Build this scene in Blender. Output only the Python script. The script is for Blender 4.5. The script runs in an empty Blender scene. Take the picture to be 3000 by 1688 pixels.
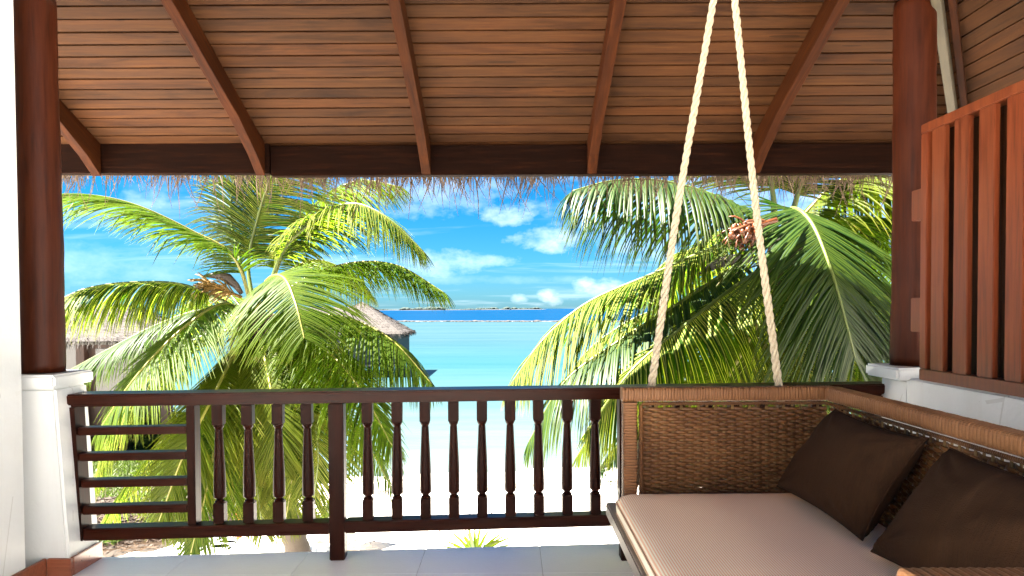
import bpy, bmesh, math, random
from mathutils import Vector, Matrix, noise as mnoise
random.seed(7)
R = math.radians
scene = bpy.context.scene
COL = scene.collection

# ------------------------------------------------------------------ camera
F_PX = 2000.0                      # focal length in pixels of a 3000 px wide picture
PITCH, ROLL = R(1.3), R(0.3)
CU, CV = 1500.0, 950.4             # principal point in that picture
H = 1.47                           # eye height above the veranda floor
cam_d = bpy.data.cameras.new('camera'); cam = bpy.data.objects.new('camera', cam_d); COL.objects.link(cam)
cam_d.sensor_width = 36.0; cam_d.lens = 24.0
cam_d.shift_y = (CV - 844.0) / 3000.0
cam_d.clip_start = 0.05; cam_d.clip_end = 60000
cam.matrix_world = Matrix.Translation((0, 0, H)) @ Matrix.Rotation(R(90) - PITCH, 4, 'X') @ Matrix.Rotation(-ROLL, 4, 'Z')
scene.camera = cam
_M3 = cam.matrix_world.to_3x3()

def ray(u, v):
    return _M3 @ Vector(((u - CU) / F_PX, -(v - CV) / F_PX, -1.0))
def at(u, v, Y):                   # world point seen at (u, v) of the 3000 px picture, at world depth Y
    d = ray(u, v); return Vector((0, 0, H)) + d * (Y / d.y)
def ats(u, v, Y):                  # the same in the 2575 px wide view of the picture
    k = 3000 / 2575; return at(u * k, v * k, Y)
def on_z(u, v, z):
    d = ray(u, v); return Vector((0, 0, H)) + d * ((z - H) / d.z)

# ------------------------------------------------------------------ world, sun, exposure
SUN_AZ, SUN_EL = R(-97), R(60)     # azimuth from +Y towards +X: from the left, high
sun_dir = Vector((math.sin(SUN_AZ) * math.cos(SUN_EL), math.cos(SUN_AZ) * math.cos(SUN_EL), math.sin(SUN_EL)))
world = bpy.data.worlds.new('World'); scene.world = world; world.use_nodes = True
wn, wl = world.node_tree.nodes, world.node_tree.links
wn.clear()
def WN(t, **kw):
    n = wn.new(t)
    for k, v in kw.items(): setattr(n, k, v)
    return n
def wmath(op, a, b=None, c=None, clamp=False):
    n = WN('ShaderNodeMath', operation=op, use_clamp=clamp)
    for i, x in enumerate((a, b, c)):
        if x is None: continue
        if isinstance(x, (int, float)): n.inputs[i].default_value = x
        else: wl.new(x, n.inputs[i])
    return n.outputs[0]
def wmix(f, a, b):
    n = WN('ShaderNodeMix', data_type='RGBA')
    for i, x in ((0, f), (6, a), (7, b)):
        if isinstance(x, (int, float)): n.inputs[i].default_value = x
        elif isinstance(x, tuple): n.inputs[i].default_value = (*x, 1)
        else: wl.new(x, n.inputs[i])
    return n.outputs[2]
tc = WN('ShaderNodeTexCoord'); sx = WN('ShaderNodeSeparateXYZ'); wl.new(tc.outputs['Generated'], sx.inputs[0])
X_, Y_, Z_ = sx.outputs
sky = WN('ShaderNodeTexSky', sky_type='NISHITA', sun_disc=False, sun_elevation=SUN_EL, sun_rotation=SUN_AZ,
         altitude=0, air_density=1.0, dust_density=0.3, ozone_density=3.0)
az = wmath('ARCTAN2', X_, Y_); el = wmath('ARCSINE', Z_)
hs = WN('ShaderNodeHueSaturation'); hs.inputs['Saturation'].default_value = 1.25; hs.inputs['Hue'].default_value = 0.487
wl.new(sky.outputs[0], hs.inputs['Color'])
grade = WN('ShaderNodeValToRGB')   # colour of clear tropical air by elevation
cr = grade.color_ramp
cr.elements[0].position = 0.0; cr.elements[0].color = (.056, .140, .236, 1)
cr.elements[1].position = 0.6; cr.elements[1].color = (.003, .105, .22, 1)
e = cr.elements.new(0.10); e.color = (.036, .136, .222, 1)
e = cr.elements.new(0.22); e.color = (.005, .138, .226, 1)
wl.new(wmath('MAXIMUM', Z_, 0.0), grade.inputs[0])
tint = WN('ShaderNodeMix', data_type='RGBA', blend_type='MULTIPLY'); tint.inputs[0].default_value = 1
wl.new(hs.outputs[0], tint.inputs[6]); wl.new(grade.outputs[0], tint.inputs[7])
# clouds: drifting wisps everywhere, plus a few puffs
zz = wmath('ADD', wmath('MAXIMUM', Z_, 0.0), 0.10)
cx = WN('ShaderNodeCombineXYZ'); wl.new(wmath('DIVIDE', X_, zz), cx.inputs[0]); wl.new(wmath('DIVIDE', Y_, zz), cx.inputs[1])
n1 = WN('ShaderNodeTexNoise'); n1.inputs['Scale'].default_value = 1.0; n1.inputs['Detail'].default_value = 9; n1.inputs['Roughness'].default_value = 0.58; n1.inputs['Distortion'].default_value = 0.5
mp = WN('ShaderNodeMapping'); mp.inputs['Scale'].default_value = (0.55, 1.25, 1); mp.inputs['Location'].default_value = (3.1, 1.4, 0); mp.inputs['Rotation'].default_value = (0, 0, 0.25)
wl.new(cx.outputs[0], mp.inputs[0]); wl.new(mp.outputs[0], n1.inputs['Vector'])
rp = WN('ShaderNodeMapRange', interpolation_type='SMOOTHSTEP'); rp.inputs['From Min'].default_value = 0.48; rp.inputs['From Max'].default_value = 0.78; rp.inputs['To Max'].default_value = 0.34
wl.new(n1.outputs['Fac'], rp.inputs['Value'])
cloud = rp.outputs[0]
ca = WN('ShaderNodeCombineXYZ'); wl.new(az, ca.inputs[0]); wl.new(wmath('MULTIPLY', el, 1.7), ca.inputs[1])
n2 = WN('ShaderNodeTexNoise'); n2.inputs['Scale'].default_value = 22; n2.inputs['Detail'].default_value = 8; n2.inputs['Roughness'].default_value = 0.62
wl.new(ca.outputs[0], n2.inputs['Vector'])
def az_el(u, v):
    d = ray(u, v).normalized(); return math.atan2(d.x, d.y), math.asin(d.z)
PUFFS = [(1490, 628, .034, .015, .8), (1650, 698, .062, .013, .75), (1600, 712, .03, .012, .8), (1272, 772, .06, .016, .65), (1440, 765, .03, .008, .6), (1230, 560, .11, .03, .5),
         (1612, 868, .016, .011, .95), (1520, 876, .012, .006, .8), (1750, 842, .03, .012, .95), (1690, 866, .05, .006, .35), (430, 600, .03, .016, .55), (1900, 620, .12, .04, .5),
         (1560, 820, .10, .005, .2), (1300, 820, .09, .006, .22), (300, 775, .12, .02, .3), (1960, 700, .1, .03, .6), (2500, 700, .15, .10, .75), (2150, 560, .1, .04, .6)]
PUFFS += [(-900, 820, .06, .02, .8), (-1800, 700, .2, .05, .7), (4300, 780, .1, .03, .8), (5200, 640, .2, .06, .7)]
for (u, v, sa, se, st) in PUFFS:
    a0, e0 = az_el(u, v)
    da = wmath('DIVIDE', wmath('SUBTRACT', az, a0), sa); de = wmath('DIVIDE', wmath('SUBTRACT', el, e0), se)
    d2 = wmath('ADD', wmath('MULTIPLY', da, da), wmath('MULTIPLY', de, de))
    m = wmath('SUBTRACT', 1.0, wmath('MULTIPLY', d2, 0.55))
    m = wmath('ADD', m, wmath('MULTIPLY', wmath('SUBTRACT', n2.outputs['Fac'], 0.5), 4.0))
    m = wmath('MULTIPLY', wmath('MULTIPLY', m, 0.62, clamp=True), st * .62)
    cloud = wmath('MAXIMUM', cloud, m)
skyc = wmix(cloud, tint.outputs[2], (2.5, 2.7, 2.85))
bg = WN('ShaderNodeBackground'); bg.inputs['Strength'].default_value = 0.055
wl.new(skyc, bg.inputs['Color'])
wo = WN('ShaderNodeOutputWorld'); wl.new(bg.outputs[0], wo.inputs[0])

sd = bpy.data.lights.new('sun', 'SUN'); sd.energy = 5.0; sd.angle = R(0.53); sd.color = (1.0, 0.95, 0.87)
so = bpy.data.objects.new('sun', sd); COL.objects.link(so)
so.rotation_euler = (-sun_dir).to_track_quat('-Z', 'Y').to_euler()
scene.view_settings.view_transform = 'Standard'; scene.view_settings.look = 'None'
scene.view_settings.gamma = 1.0; scene.view_settings.use_curve_mapping = False
scene.view_settings.exposure = 3.95
scene.render.engine = 'CYCLES'
try:
    scene.cycles.max_bounces = 12; scene.cycles.diffuse_bounces = 8; scene.cycles.transmission_bounces = 6
except Exception: pass

# ------------------------------------------------------------------ materials
class Mat:
    def __init__(s, name):
        s.m = bpy.data.materials.new(name); s.m.use_nodes = True; s.t = s.m.node_tree
        s.b = s.t.nodes['Principled BSDF']; s.out = s.t.nodes['Material Output']
    def n(s, t, **kw):
        n = s.t.nodes.new(t)
        for k, v in kw.items(): setattr(n, k, v)
        return n
    def link(s, a, b): s.t.links.new(a, b)
    def set(s, n, i, x):
        if x is None: return
        if isinstance(x, (int, float)): n.inputs[i].default_value = x
        elif isinstance(x, tuple): n.inputs[i].default_value = (*x, 1) if len(x) == 3 and n.inputs[i].type == 'RGBA' else x
        else: s.link(x, n.inputs[i])
    def math(s, op, a, b=None, clamp=False):
        n = s.n('ShaderNodeMath', operation=op, use_clamp=clamp); s.set(n, 0, a); s.set(n, 1, b); return n.outputs[0]
    def mix(s, f, a, b, bt='MIX'):
        n = s.n('ShaderNodeMix', data_type='RGBA', blend_type=bt); s.set(n, 0, f); s.set(n, 6, a); s.set(n, 7, b); return n.outputs[2]
    def coord(s, which='Object', scale=(1, 1, 1), rnd=True):
        t = s.n('ShaderNodeTexCoord'); mp = s.n('ShaderNodeMapping'); mp.inputs['Scale'].default_value = scale
        s.link(t.outputs[which], mp.inputs[0])
        if rnd:
            oi = s.n('ShaderNodeObjectInfo'); c = s.n('ShaderNodeCombineXYZ')
            for i, k in enumerate((37.0, 91.0, 53.0)): s.link(s.math('MULTIPLY', oi.outputs['Random'], k), c.inputs[i])
            s.link(c.outputs[0], mp.inputs['Location'])
        return mp.outputs[0]
    def rand(s): return s.n('ShaderNodeObjectInfo').outputs['Random']
    def noise(s, vec, scale, detail=5, rough=.55, dist=0):
        n = s.n('ShaderNodeTexNoise'); s.link(vec, n.inputs['Vector'])
        for k, v in (('Scale', scale), ('Detail', detail), ('Roughness', rough), ('Distortion', dist)): n.inputs[k].default_value = v
        return n.outputs['Fac']
    def ramp(s, f, *stops):
        n = s.n('ShaderNodeValToRGB'); s.link(f, n.inputs[0]); cr = n.color_ramp
        cr.elements[0].position, cr.elements[0].color = stops[0][0], (*stops[0][1], 1)
        cr.elements[1].position, cr.elements[1].color = stops[-1][0], (*stops[-1][1], 1)
        for p, c in stops[1:-1]:
            e = cr.elements.new(p); e.color = (*c, 1)
        return n.outputs[0]
    def bump(s, h, strength, dist=.01):
        n = s.n('ShaderNodeBump'); n.inputs['Strength'].default_value = strength; n.inputs['Distance'].default_value = dist
        s.link(h, n.inputs['Height']); s.link(n.outputs[0], s.b.inputs['Normal'])
    def base(s, c): s.set(s.b, 'Base Color', c)
    def rough(s, r): s.set(s.b, 'Roughness', r)

def wood(name, dark, mid, light, rough=.5, varied=.6, bump=.25, spec=.5, axis=0, coat=0):
    M = Mat(name)
    sc = [22, 22, 22]; sc[axis] = 1.3
    v = M.coord('Object', tuple(sc)); v2 = M.coord('Object', (1.6, 5, 5) if axis == 0 else ((5, 5, 1.6) if axis == 2 else (5, 1.6, 5)))
    g = M.noise(v, 2.2, 8, .62, .4); b = M.noise(v2, 1.1, 4, .6, .2); f = M.noise(v, 9, 4, .7)
    c = M.ramp(g, (.28, dark), (.5, mid), (.75, light))
    c = M.mix(M.math('MULTIPLY', b, .55), c, dark)
    rv = M.rand()
    tone = M.ramp(rv, (0, (.62, .58, .56)), (.35, (.95, .92, .9)), (.6, (1.1, 1.0, .92)), (.8, (1.18, .98, .84)), (1, (1.02, 1.06, 1.02)))
    c = M.mix(varied, c, M.mix(1.0, c, tone, 'MULTIPLY'))
    pores = M.ramp(f, (.30, (.55, .5, .48)), (.42, (1, 1, 1)))
    c = M.mix(.5, c, M.mix(1.0, c, pores, 'MULTIPLY'))
    if 'plank' in name:
        vw = M.coord('Object', (1.1, 6, 6)); sm = M.noise(vw, .9, 5, .65, .6)
        c = M.mix(1.0, c, M.ramp(sm, (.34, (.50, .46, .46)), (.52, (1, 1, 1)), (.72, (1.22, 1.12, 1.0))), 'MULTIPLY')
        kn = M.n('ShaderNodeTexVoronoi'); kn.inputs['Scale'].default_value = 1.0; M.link(M.coord('Object', (1.0, 9, 9)), kn.inputs['Vector'])
        c = M.mix(M.math('MULTIPLY', M.math('LESS_THAN', kn.outputs['Distance'], .10), .6), c, (.012, .005, .002))
    M.base(c); M.rough(M.math('ADD', M.math('MULTIPLY', g, .25), rough - .12)); M.b.inputs['Specular IOR Level'].default_value = spec
    if coat: M.b.inputs['Coat Weight'].default_value = coat; M.b.inputs['Coat Roughness'].default_value = .18
    M.bump(M.math('ADD', g, M.math('MULTIPLY', f, .6)), bump, .004)
    return M.m
m_plank = wood('ceiling_plank_wood', (0.0222, 0.0086, 0.0032), (0.0443, 0.0175, 0.0057), (0.0687, 0.0297, 0.0100), .7, .65, .25, .08)
m_rafter = wood('rafter_wood', (0.0123, 0.0031, 0.0006), (0.0309, 0.0080, 0.0018), (0.0619, 0.0178, 0.0039), .65, .4, .25, .05)
m_beam = wood('dark_beam_wood', (0.0040, 0.0014, 0.0007), (0.0085, 0.0027, 0.0013), (0.0246, 0.0074, 0.0030), .65, .2, .25, .03)
m_pale = wood('pale_beam_wood', (0.2508, 0.1716, 0.1122), (0.3630, 0.2772, 0.1980), (0.4356, 0.3564, 0.2772), .6, .2)
m_hip = wood('hip_wood', (0.0356, 0.0267, 0.0134), (0.0564, 0.0446, 0.0238), (0.0772, 0.0624, 0.0356), .6, .2)
m_column = wood('column_wood', (0.0148, 0.0028, 0.0007), (0.0419, 0.0076, 0.0017), (0.0640, 0.0138, 0.0032), .5, .3, .2, .12, axis=2)
m_rail = wood('rail_wood', (0.0116, 0.0022, 0.0008), (0.0291, 0.0050, 0.0017), (0.0534, 0.0103, 0.0034), .30, .35, .15, .10)
m_railv = wood('baluster_wood', (0.0091, 0.0021, 0.0008), (0.0199, 0.0041, 0.0017), (0.0363, 0.0078, 0.0030), .42, .35, .15, .08, axis=2)
m_screen = wood('screen_wood', (0.0796, 0.0142, 0.0036), (0.1591, 0.0329, 0.0085), (0.2203, 0.0547, 0.0148), .42, .5, .15, .5, axis=2, coat=.1)
m_screen_gap = wood('screen_gap_shade', (.022, .007, .002), (.045, .014, .004), (.07, .022, .007), .5, .3, .2, .2, axis=2)  # darker copy of the screen wood: shade of the deep gaps put into colour
m_skirt = wood('skirting_wood', (0.1452, 0.0363, 0.0145), (0.2376, 0.0693, 0.0297), (0.3036, 0.1056, 0.0528), .35, .2, .1, .5, coat=.4)
m_platform = wood('platform_wood', (0.1980, 0.1584, 0.1188), (0.2772, 0.2310, 0.1848), (0.3432, 0.2970, 0.2508), .5, .1)

def plaster():
    M = Mat('white_plaster'); v = M.coord('Object', (1, 1, 1), False)
    n1 = M.noise(v, 2.2, 6, .6); n2 = M.noise(v, 40, 4, .6); n3 = M.noise(v, 9, 3, .6)
    c = M.ramp(n1, (.3, (0.5899, 0.5951, 0.5870)), (.5, (0.6333, 0.6432, 0.6355)), (.75, (0.6550, 0.6650, 0.6620)))
    c = M.mix(M.math('MULTIPLY', M.math('GREATER_THAN', n3, .72), .15), c, (0.5205, 0.4988, 0.4590))
    cr_ = M.n('ShaderNodeTexVoronoi', feature='DISTANCE_TO_EDGE'); cr_.inputs['Scale'].default_value = 1.3; M.link(M.coord('Object', (1, 1, .6), False), cr_.inputs['Vector'])
    c = M.mix(M.math('MULTIPLY', M.math('MULTIPLY', M.math('LESS_THAN', cr_.outputs['Distance'], .004), M.math('GREATER_THAN', n1, .52)), .35), c, (.30, .28, .25))
    st_ = M.noise(M.coord('Object', (7, 7, .7), False), 1.0, 5, .65)
    c = M.mix(M.math('MULTIPLY', M.math('SUBTRACT', st_, .5, clamp=True), .9), c, (.42, .38, .32))
    M.base(c); M.rough(.7); M.bump(M.math('ADD', M.math('MULTIPLY', n3, 1.0), M.math('MULTIPLY', n2, .35)), .35, .01); return M.m
m_plaster = plaster()
def tile():
    M = Mat('white_floor_tile'); v = M.coord('Object', (1, 1, 1))
    n1 = M.noise(v, 3.0, 5, .6); n2 = M.noise(v, 70, 3, .6)
    n9 = M.noise(v, 9.0, 6, .7)
    M.base(M.ramp(M.math('ADD', M.math('MULTIPLY', n1, .6), M.math('MULTIPLY', n9, .4)), (.3, (.86, .87, .885)), (.7, (.91, .92, .93)))); M.rough(M.math('ADD', M.math('MULTIPLY', n2, .15), .14)); M.bump(n2, .25, .003); return M.m
m_tile = tile()
def plain(name, col, rough=.6, bump=0, bscale=60, var=.12):
    M = Mat(name); v = M.coord('Object'); n = M.noise(v, 6, 5, .6)
    M.base(M.ramp(n, (.3, tuple(x * (1 - var) for x in col)), (.7, tuple(min(1, x * (1 + var)) for x in col)))); M.rough(rough)
    if bump: M.bump(M.noise(v, bscale, 4, .65), bump, .01)
    return M.m
m_bounce = plain('warm_bounce_paving', (.66, .58, .46), .8, .3)  # warm tint picked to bounce warm light from the unseen paving
m_grout = plain('grout', (.45, .44, .42), .8)
m_darkgap = plain('dark_gap', (.02, .012, .009), .9)
def thatch(name, c0, c1):
    M = Mat(name); v = M.coord('Object', (30, 30, 5)); v2 = M.coord('Object', (1.2, 1.2, 16)); g = M.noise(v, 2, 7, .7); b = M.noise(v2, 1.4, 4, .6, .5)
    c = M.ramp(g, (.3, c0), (.7, c1)); c = M.mix(1.0, c, M.ramp(b, (.35, (.55, .52, .50)), (.55, (1, 1, 1))), 'MULTIPLY')
    M.base(c); M.rough(.9); M.bump(M.math('ADD', g, b), .9, .05); return M.m
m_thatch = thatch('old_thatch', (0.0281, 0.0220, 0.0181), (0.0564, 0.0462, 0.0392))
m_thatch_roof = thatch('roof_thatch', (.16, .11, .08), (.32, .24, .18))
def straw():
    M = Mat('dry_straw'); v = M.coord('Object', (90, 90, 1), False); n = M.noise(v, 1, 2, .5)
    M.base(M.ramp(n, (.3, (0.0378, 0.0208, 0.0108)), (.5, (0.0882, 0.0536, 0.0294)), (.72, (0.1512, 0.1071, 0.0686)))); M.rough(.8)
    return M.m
m_straw = straw()

def leaf(name, g0, g1, tipc, rib, trans=.52, sp=.22):
    M = Mat(name)
    uv = M.n('ShaderNodeUVMap').outputs[0]; s = M.n('ShaderNodeSeparateXYZ'); M.link(uv, s.inputs[0])
    v = M.coord('Object', (1, 1, 1)); n = M.noise(v, 1.7, 4, .6); n2 = M.noise(v, 11, 3, .6)
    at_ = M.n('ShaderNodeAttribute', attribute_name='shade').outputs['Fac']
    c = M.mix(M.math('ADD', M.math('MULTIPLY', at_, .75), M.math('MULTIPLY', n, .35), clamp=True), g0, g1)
    tip = M.math('MULTIPLY', M.math('POWER', s.outputs[1], 3.5), M.math('ADD', M.math('MULTIPLY', n, 1.4), .1), clamp=True)
    c = M.mix(tip, c, tipc)
    old = M.math('MULTIPLY', M.math('GREATER_THAN', M.math('ADD', M.math('MULTIPLY', s.outputs[1], .55), M.math('MULTIPLY', n2, .8)), .98), .8)
    c = M.mix(old, c, (.085, .045, .018))
    yel = M.n('ShaderNodeMapRange', interpolation_type='SMOOTHSTEP'); yel.inputs['From Min'].default_value = .56; yel.inputs['From Max'].default_value = .72; M.link(n2, yel.inputs['Value'])
    c = M.mix(M.math('MULTIPLY', yel.outputs[0], .35), c, tipc)
    d = M.math('ABSOLUTE', M.math('SUBTRACT', s.outputs[0], .5))
    c = M.mix(M.math('MULTIPLY', M.math('LESS_THAN', d, .12), .75), c, rib)
    M.base(c); M.rough(.45); M.b.inputs['Specular IOR Level'].default_value = sp * .45
    tr = M.n('ShaderNodeBsdfTranslucent'); M.link(M.mix(1, c, (1.5, 1.9, .45), 'MULTIPLY'), tr.inputs[0])
    mx = M.n('ShaderNodeMixShader'); mx.inputs[0].default_value = trans
    M.link(M.b.outputs[0], mx.inputs[1]); M.link(tr.outputs[0], mx.inputs[2]); M.link(mx.outputs[0], M.out.inputs[0]); return M.m
RIB = (.34, .33, .07)
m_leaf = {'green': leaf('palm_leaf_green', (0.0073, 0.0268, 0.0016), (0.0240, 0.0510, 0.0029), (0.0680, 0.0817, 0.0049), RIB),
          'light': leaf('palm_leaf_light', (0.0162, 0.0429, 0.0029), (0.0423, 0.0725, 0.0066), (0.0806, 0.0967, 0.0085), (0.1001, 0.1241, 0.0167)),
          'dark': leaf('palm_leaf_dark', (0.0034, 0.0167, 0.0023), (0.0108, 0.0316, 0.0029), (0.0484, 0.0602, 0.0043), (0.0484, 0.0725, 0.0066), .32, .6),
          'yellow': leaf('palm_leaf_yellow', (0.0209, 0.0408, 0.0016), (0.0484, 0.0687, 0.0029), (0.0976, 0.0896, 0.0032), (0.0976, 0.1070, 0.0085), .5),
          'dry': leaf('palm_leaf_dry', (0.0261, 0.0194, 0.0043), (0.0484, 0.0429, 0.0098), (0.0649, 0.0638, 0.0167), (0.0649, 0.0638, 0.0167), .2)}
m_rachis = plain('palm_rachis', (0.1540, 0.1470, 0.0245), .4, .1)
m_rachis_g = plain('palm_rachis_green', (0.0840, 0.1120, 0.0210), .4, .1)
m_trunk = plain('palm_trunk', (0.0700, 0.0546, 0.0420), .85, .8, 25)
m_fibre = plain('palm_fibre', (0.0630, 0.0385, 0.0210), .9, .9, 40, .5)
m_flower = plain('palm_flower', (0.1820, 0.0980, 0.0175), .7, .2)
m_spathe = plain('palm_spathe', (0.0420, 0.0280, 0.0210), .6, .4)
m_nut = plain('young_coconut', (0.0910, 0.0245, 0.0047), .45, .1)
m_grey = plain('grey_spathe', (0.0840, 0.0735, 0.0700), .6, .4)

# ------------------------------------------------------------------ mesh helpers
def mesh_obj(name, verts, faces, mat, parent=None, smooth=False, uvs=None, shade=None, loc=None, rotm=None):
    me = bpy.data.meshes.new(name); me.from_pydata([tuple(v) for v in verts], [], faces); me.update()
    if uvs:
        l = me.uv_layers.new(name='UVMap')
        for p in me.polygons:
            for li, vi in zip(p.loop_indices, p.vertices): l.data[li].uv = uvs[vi]
    if shade:
        a = me.attributes.new('shade', 'FLOAT', 'POINT'); a.data.foreach_set('value', shade)
    if mat: me.materials.append(mat)
    if smooth: me.polygons.foreach_set('use_smooth', [True] * len(me.polygons))
    o = bpy.data.objects.new(name, me); COL.objects.link(o)
    if parent: o.parent = parent
    if rotm is not None: o.matrix_local = rotm
    elif loc is not None: o.location = loc
    return o
def tag(o, label=None, cat=None, group=None, kind=None):
    for k, v in (('label', label), ('category', cat), ('group', group), ('kind', kind)):
        if v: o[k] = v
    return o
def empty(name, loc=(0, 0, 0), rz=0, **kw):
    o = bpy.data.objects.new(name, None); o.location = loc; o.rotation_euler = (0, 0, rz); o.empty_display_size = .1
    COL.objects.link(o); return tag(o, **kw)
def frame(O, ex, ey):
    ex = Vector(ex).normalized(); ey = Vector(ey); ez = ex.cross(ey).normalized(); ey = ez.cross(ex).normalized()
    M = Matrix.Identity(4)
    for i in range(3): M[i][0], M[i][1], M[i][2], M[i][3] = ex[i], ey[i], ez[i], O[i]
    return M
def box_vf(x0, x1, y0, y1, z0, z1, bev=0):
    bm = bmesh.new(); bmesh.ops.create_cube(bm, size=1)
    for v in bm.verts:
        v.co = Vector(((x0 + x1) / 2 + v.co.x * (x1 - x0), (y0 + y1) / 2 + v.co.y * (y1 - y0), (z0 + z1) / 2 + v.co.z * (z1 - z0)))
    if bev: bmesh.ops.bevel(bm, geom=bm.edges[:], offset=bev, segments=2, affect='EDGES', clamp_overlap=True)
    bm.verts.index_update()
    vs = [v.co.copy() for v in bm.verts]; fs = [tuple(v.index for v in f.verts) for f in bm.faces]; bm.free(); return vs, fs
def box(name, lo, hi, mat, parent=None, bev=.004, M=None):
    c = [(a + b) / 2 for a, b in zip(lo, hi)]; h = [(b - a) / 2 for a, b in zip(lo, hi)]
    vs, fs = box_vf(-h[0], h[0], -h[1], h[1], -h[2], h[2], bev)
    L = (M if M is not None else Matrix.Identity(4)) @ Matrix.Translation(c)
    return mesh_obj(name, vs, fs, mat, parent, rotm=L)
def beam(name, A, B, w, h, mat, parent=None, up=(0, 0, 1), bev=.004):   # bar whose centre line runs A to B
    A, B = Vector(A), Vector(B); ex = (B - A); L = ex.length; ex.normalize(); upv = Vector(up); ey = upv.cross(ex)
    M = frame((A + B) / 2, ex, ey); vs, fs = box_vf(-L / 2, L / 2, -w / 2, w / 2, -h / 2, h / 2, bev)
    return mesh_obj(name, vs, fs, mat, parent, rotm=M)
def tube(pts, radii, nseg=8, cap=True, squash=None):
    vs, fs = [], []; pts = [Vector(p) for p in pts]; n = len(pts); ref = None
    for i, p in enumerate(pts):
        t = (pts[min(i + 1, n - 1)] - pts[max(i - 1, 0)]).normalized()
        if ref is None: ref = t.orthogonal().normalized()
        a = (ref - t * ref.dot(t)).normalized(); b = t.cross(a); ref = a
        r = radii[i] if hasattr(radii, '__len__') else radii
        for k in range(nseg):
            th = 2 * math.pi * k / nseg; vs.append(p + (a * math.cos(th) + b * math.sin(th)) * r)
    for i in range(n - 1):
        for k in range(nseg):
            k2 = (k + 1) % nseg; fs.append((i * nseg + k, i * nseg + k2, (i + 1) * nseg + k2, (i + 1) * nseg + k))
    if cap: fs.append(tuple(range(nseg))[::-1]); fs.append(tuple((n - 1) * nseg + k for k in range(nseg)))
    return vs, fs
class MB:
    def __init__(s): s.v, s.f, s.uv, s.sh = [], [], [], []
    def add(s, vf, uv=None, sh=None):
        b = len(s.v); s.v += list(vf[0]); s.f += [tuple(i + b for i in f) for f in vf[1]]
        if uv is not None: s.uv += uv
        if sh is not None: s.sh += sh
        return s
    def build(s, name, mat, parent=None, smooth=False, M=None):
        return mesh_obj(name, s.v, s.f, mat, parent, smooth, s.uv or None, s.sh or None, rotm=M)
def slab(name, O, ex, ey, pts, th, mat, parent, bev=0):   # flat board: outline pts in the (ex, ey) plane, thickness th along ez
    M = frame(O, ex, ey); n = len(pts)
    cxm = sum(p[0] for p in pts) / n; cym = sum(p[1] for p in pts) / n
    vs = [Vector((x - cxm, y - cym, 0)) for x, y in pts] + [Vector((x - cxm, y - cym, th)) for x, y in pts]
    fs = [tuple(range(n))[::-1], tuple(range(n, 2 * n))] + [(i, (i + 1) % n, (i + 1) % n + n, i + n) for i in range(n)]
    return mesh_obj(name, vs, fs, mat, parent, rotm=M @ Matrix.Translation((cxm, cym, 0)))
def lathe(prof, n=24):
    vs, fs = [], []
    for r, z in prof:
        for k in range(n): a = 2 * math.pi * k / n; vs.append(Vector((r * math.cos(a), r * math.sin(a), z)))
    for i in range(len(prof) - 1):
        for k in range(n): k2 = (k + 1) % n; fs.append((i * n + k, i * n + k2, (i + 1) * n + k2, (i + 1) * n + k))
    fs.append(tuple(range(n))[::-1]); fs.append(tuple((len(prof) - 1) * n + k for k in range(n)))
    return vs, fs

# ------------------------------------------------------------------ ground, beach, sea, islands
GZ, SZ = -3.2, -4.0                # sand near the house, water level
def sand_mat():
    M = Mat('beach_sand'); v = M.coord('Object', rnd=False); n = M.noise(v, .35, 5, .6); n2 = M.noise(v, 14, 6, .7); n3 = M.noise(v, 3, 4, .6)
    c = M.ramp(n, (.3, (0.6820, 0.6270, 0.5390)), (.7, (0.8140, 0.7590, 0.6710)))
    c = M.mix(M.math('MULTIPLY', M.math('GREATER_THAN', n2, .69), .5), c, (0.4620, 0.3960, 0.3300))
    M.base(c); M.rough(.95); M.bump(M.math('ADD', n2, M.math('MULTIPLY', n3, 3)), .5, .05); return M.m
def shore_y(x): return 23.0 + .06 * x + .8 * math.sin(x * .13) - (max(0, -x - 14) * .9)
def ground_z(x, y):
    s = shore_y(x); t = (y - (s - 9)) / 9
    if t <= 0: z = GZ
    elif t <= 1.6: z = GZ - (GZ - SZ) * t * t * (3 - 2 * min(t, 1)) if t <= 1 else SZ - (t - 1) * .9
    else: z = SZ - .54 - min(3, (t - 1.6) * .05)
    return z + .05 * mnoise.noise(Vector((x * .5, y * .5, 0)))
gx = [-30000, -6000, -800, -200, -90, -60] + [-45 + i * .75 for i in range(121)] + [60, 90, 200, 800, 6000, 30000]
gy = [-30000, -3000, -400, -60, -20, -8] + [-2 + i * .6 for i in range(71)] + [45, 60, 100, 300, 1000, 6000, 30000]
gv = [(x, y, ground_z(x, y) if abs(x) < 100 and y < 70 else (GZ if y < 10 else -5.5)) for y in gy for x in gx]
nx = len(gx)
gf = [(j * nx + i, j * nx + i + 1, (j + 1) * nx + i + 1, (j + 1) * nx + i) for j in range(len(gy) - 1) for i in range(nx - 1)]
tag(mesh_obj('beach', gv, gf, sand_mat(), smooth=True), kind='structure')

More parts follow.
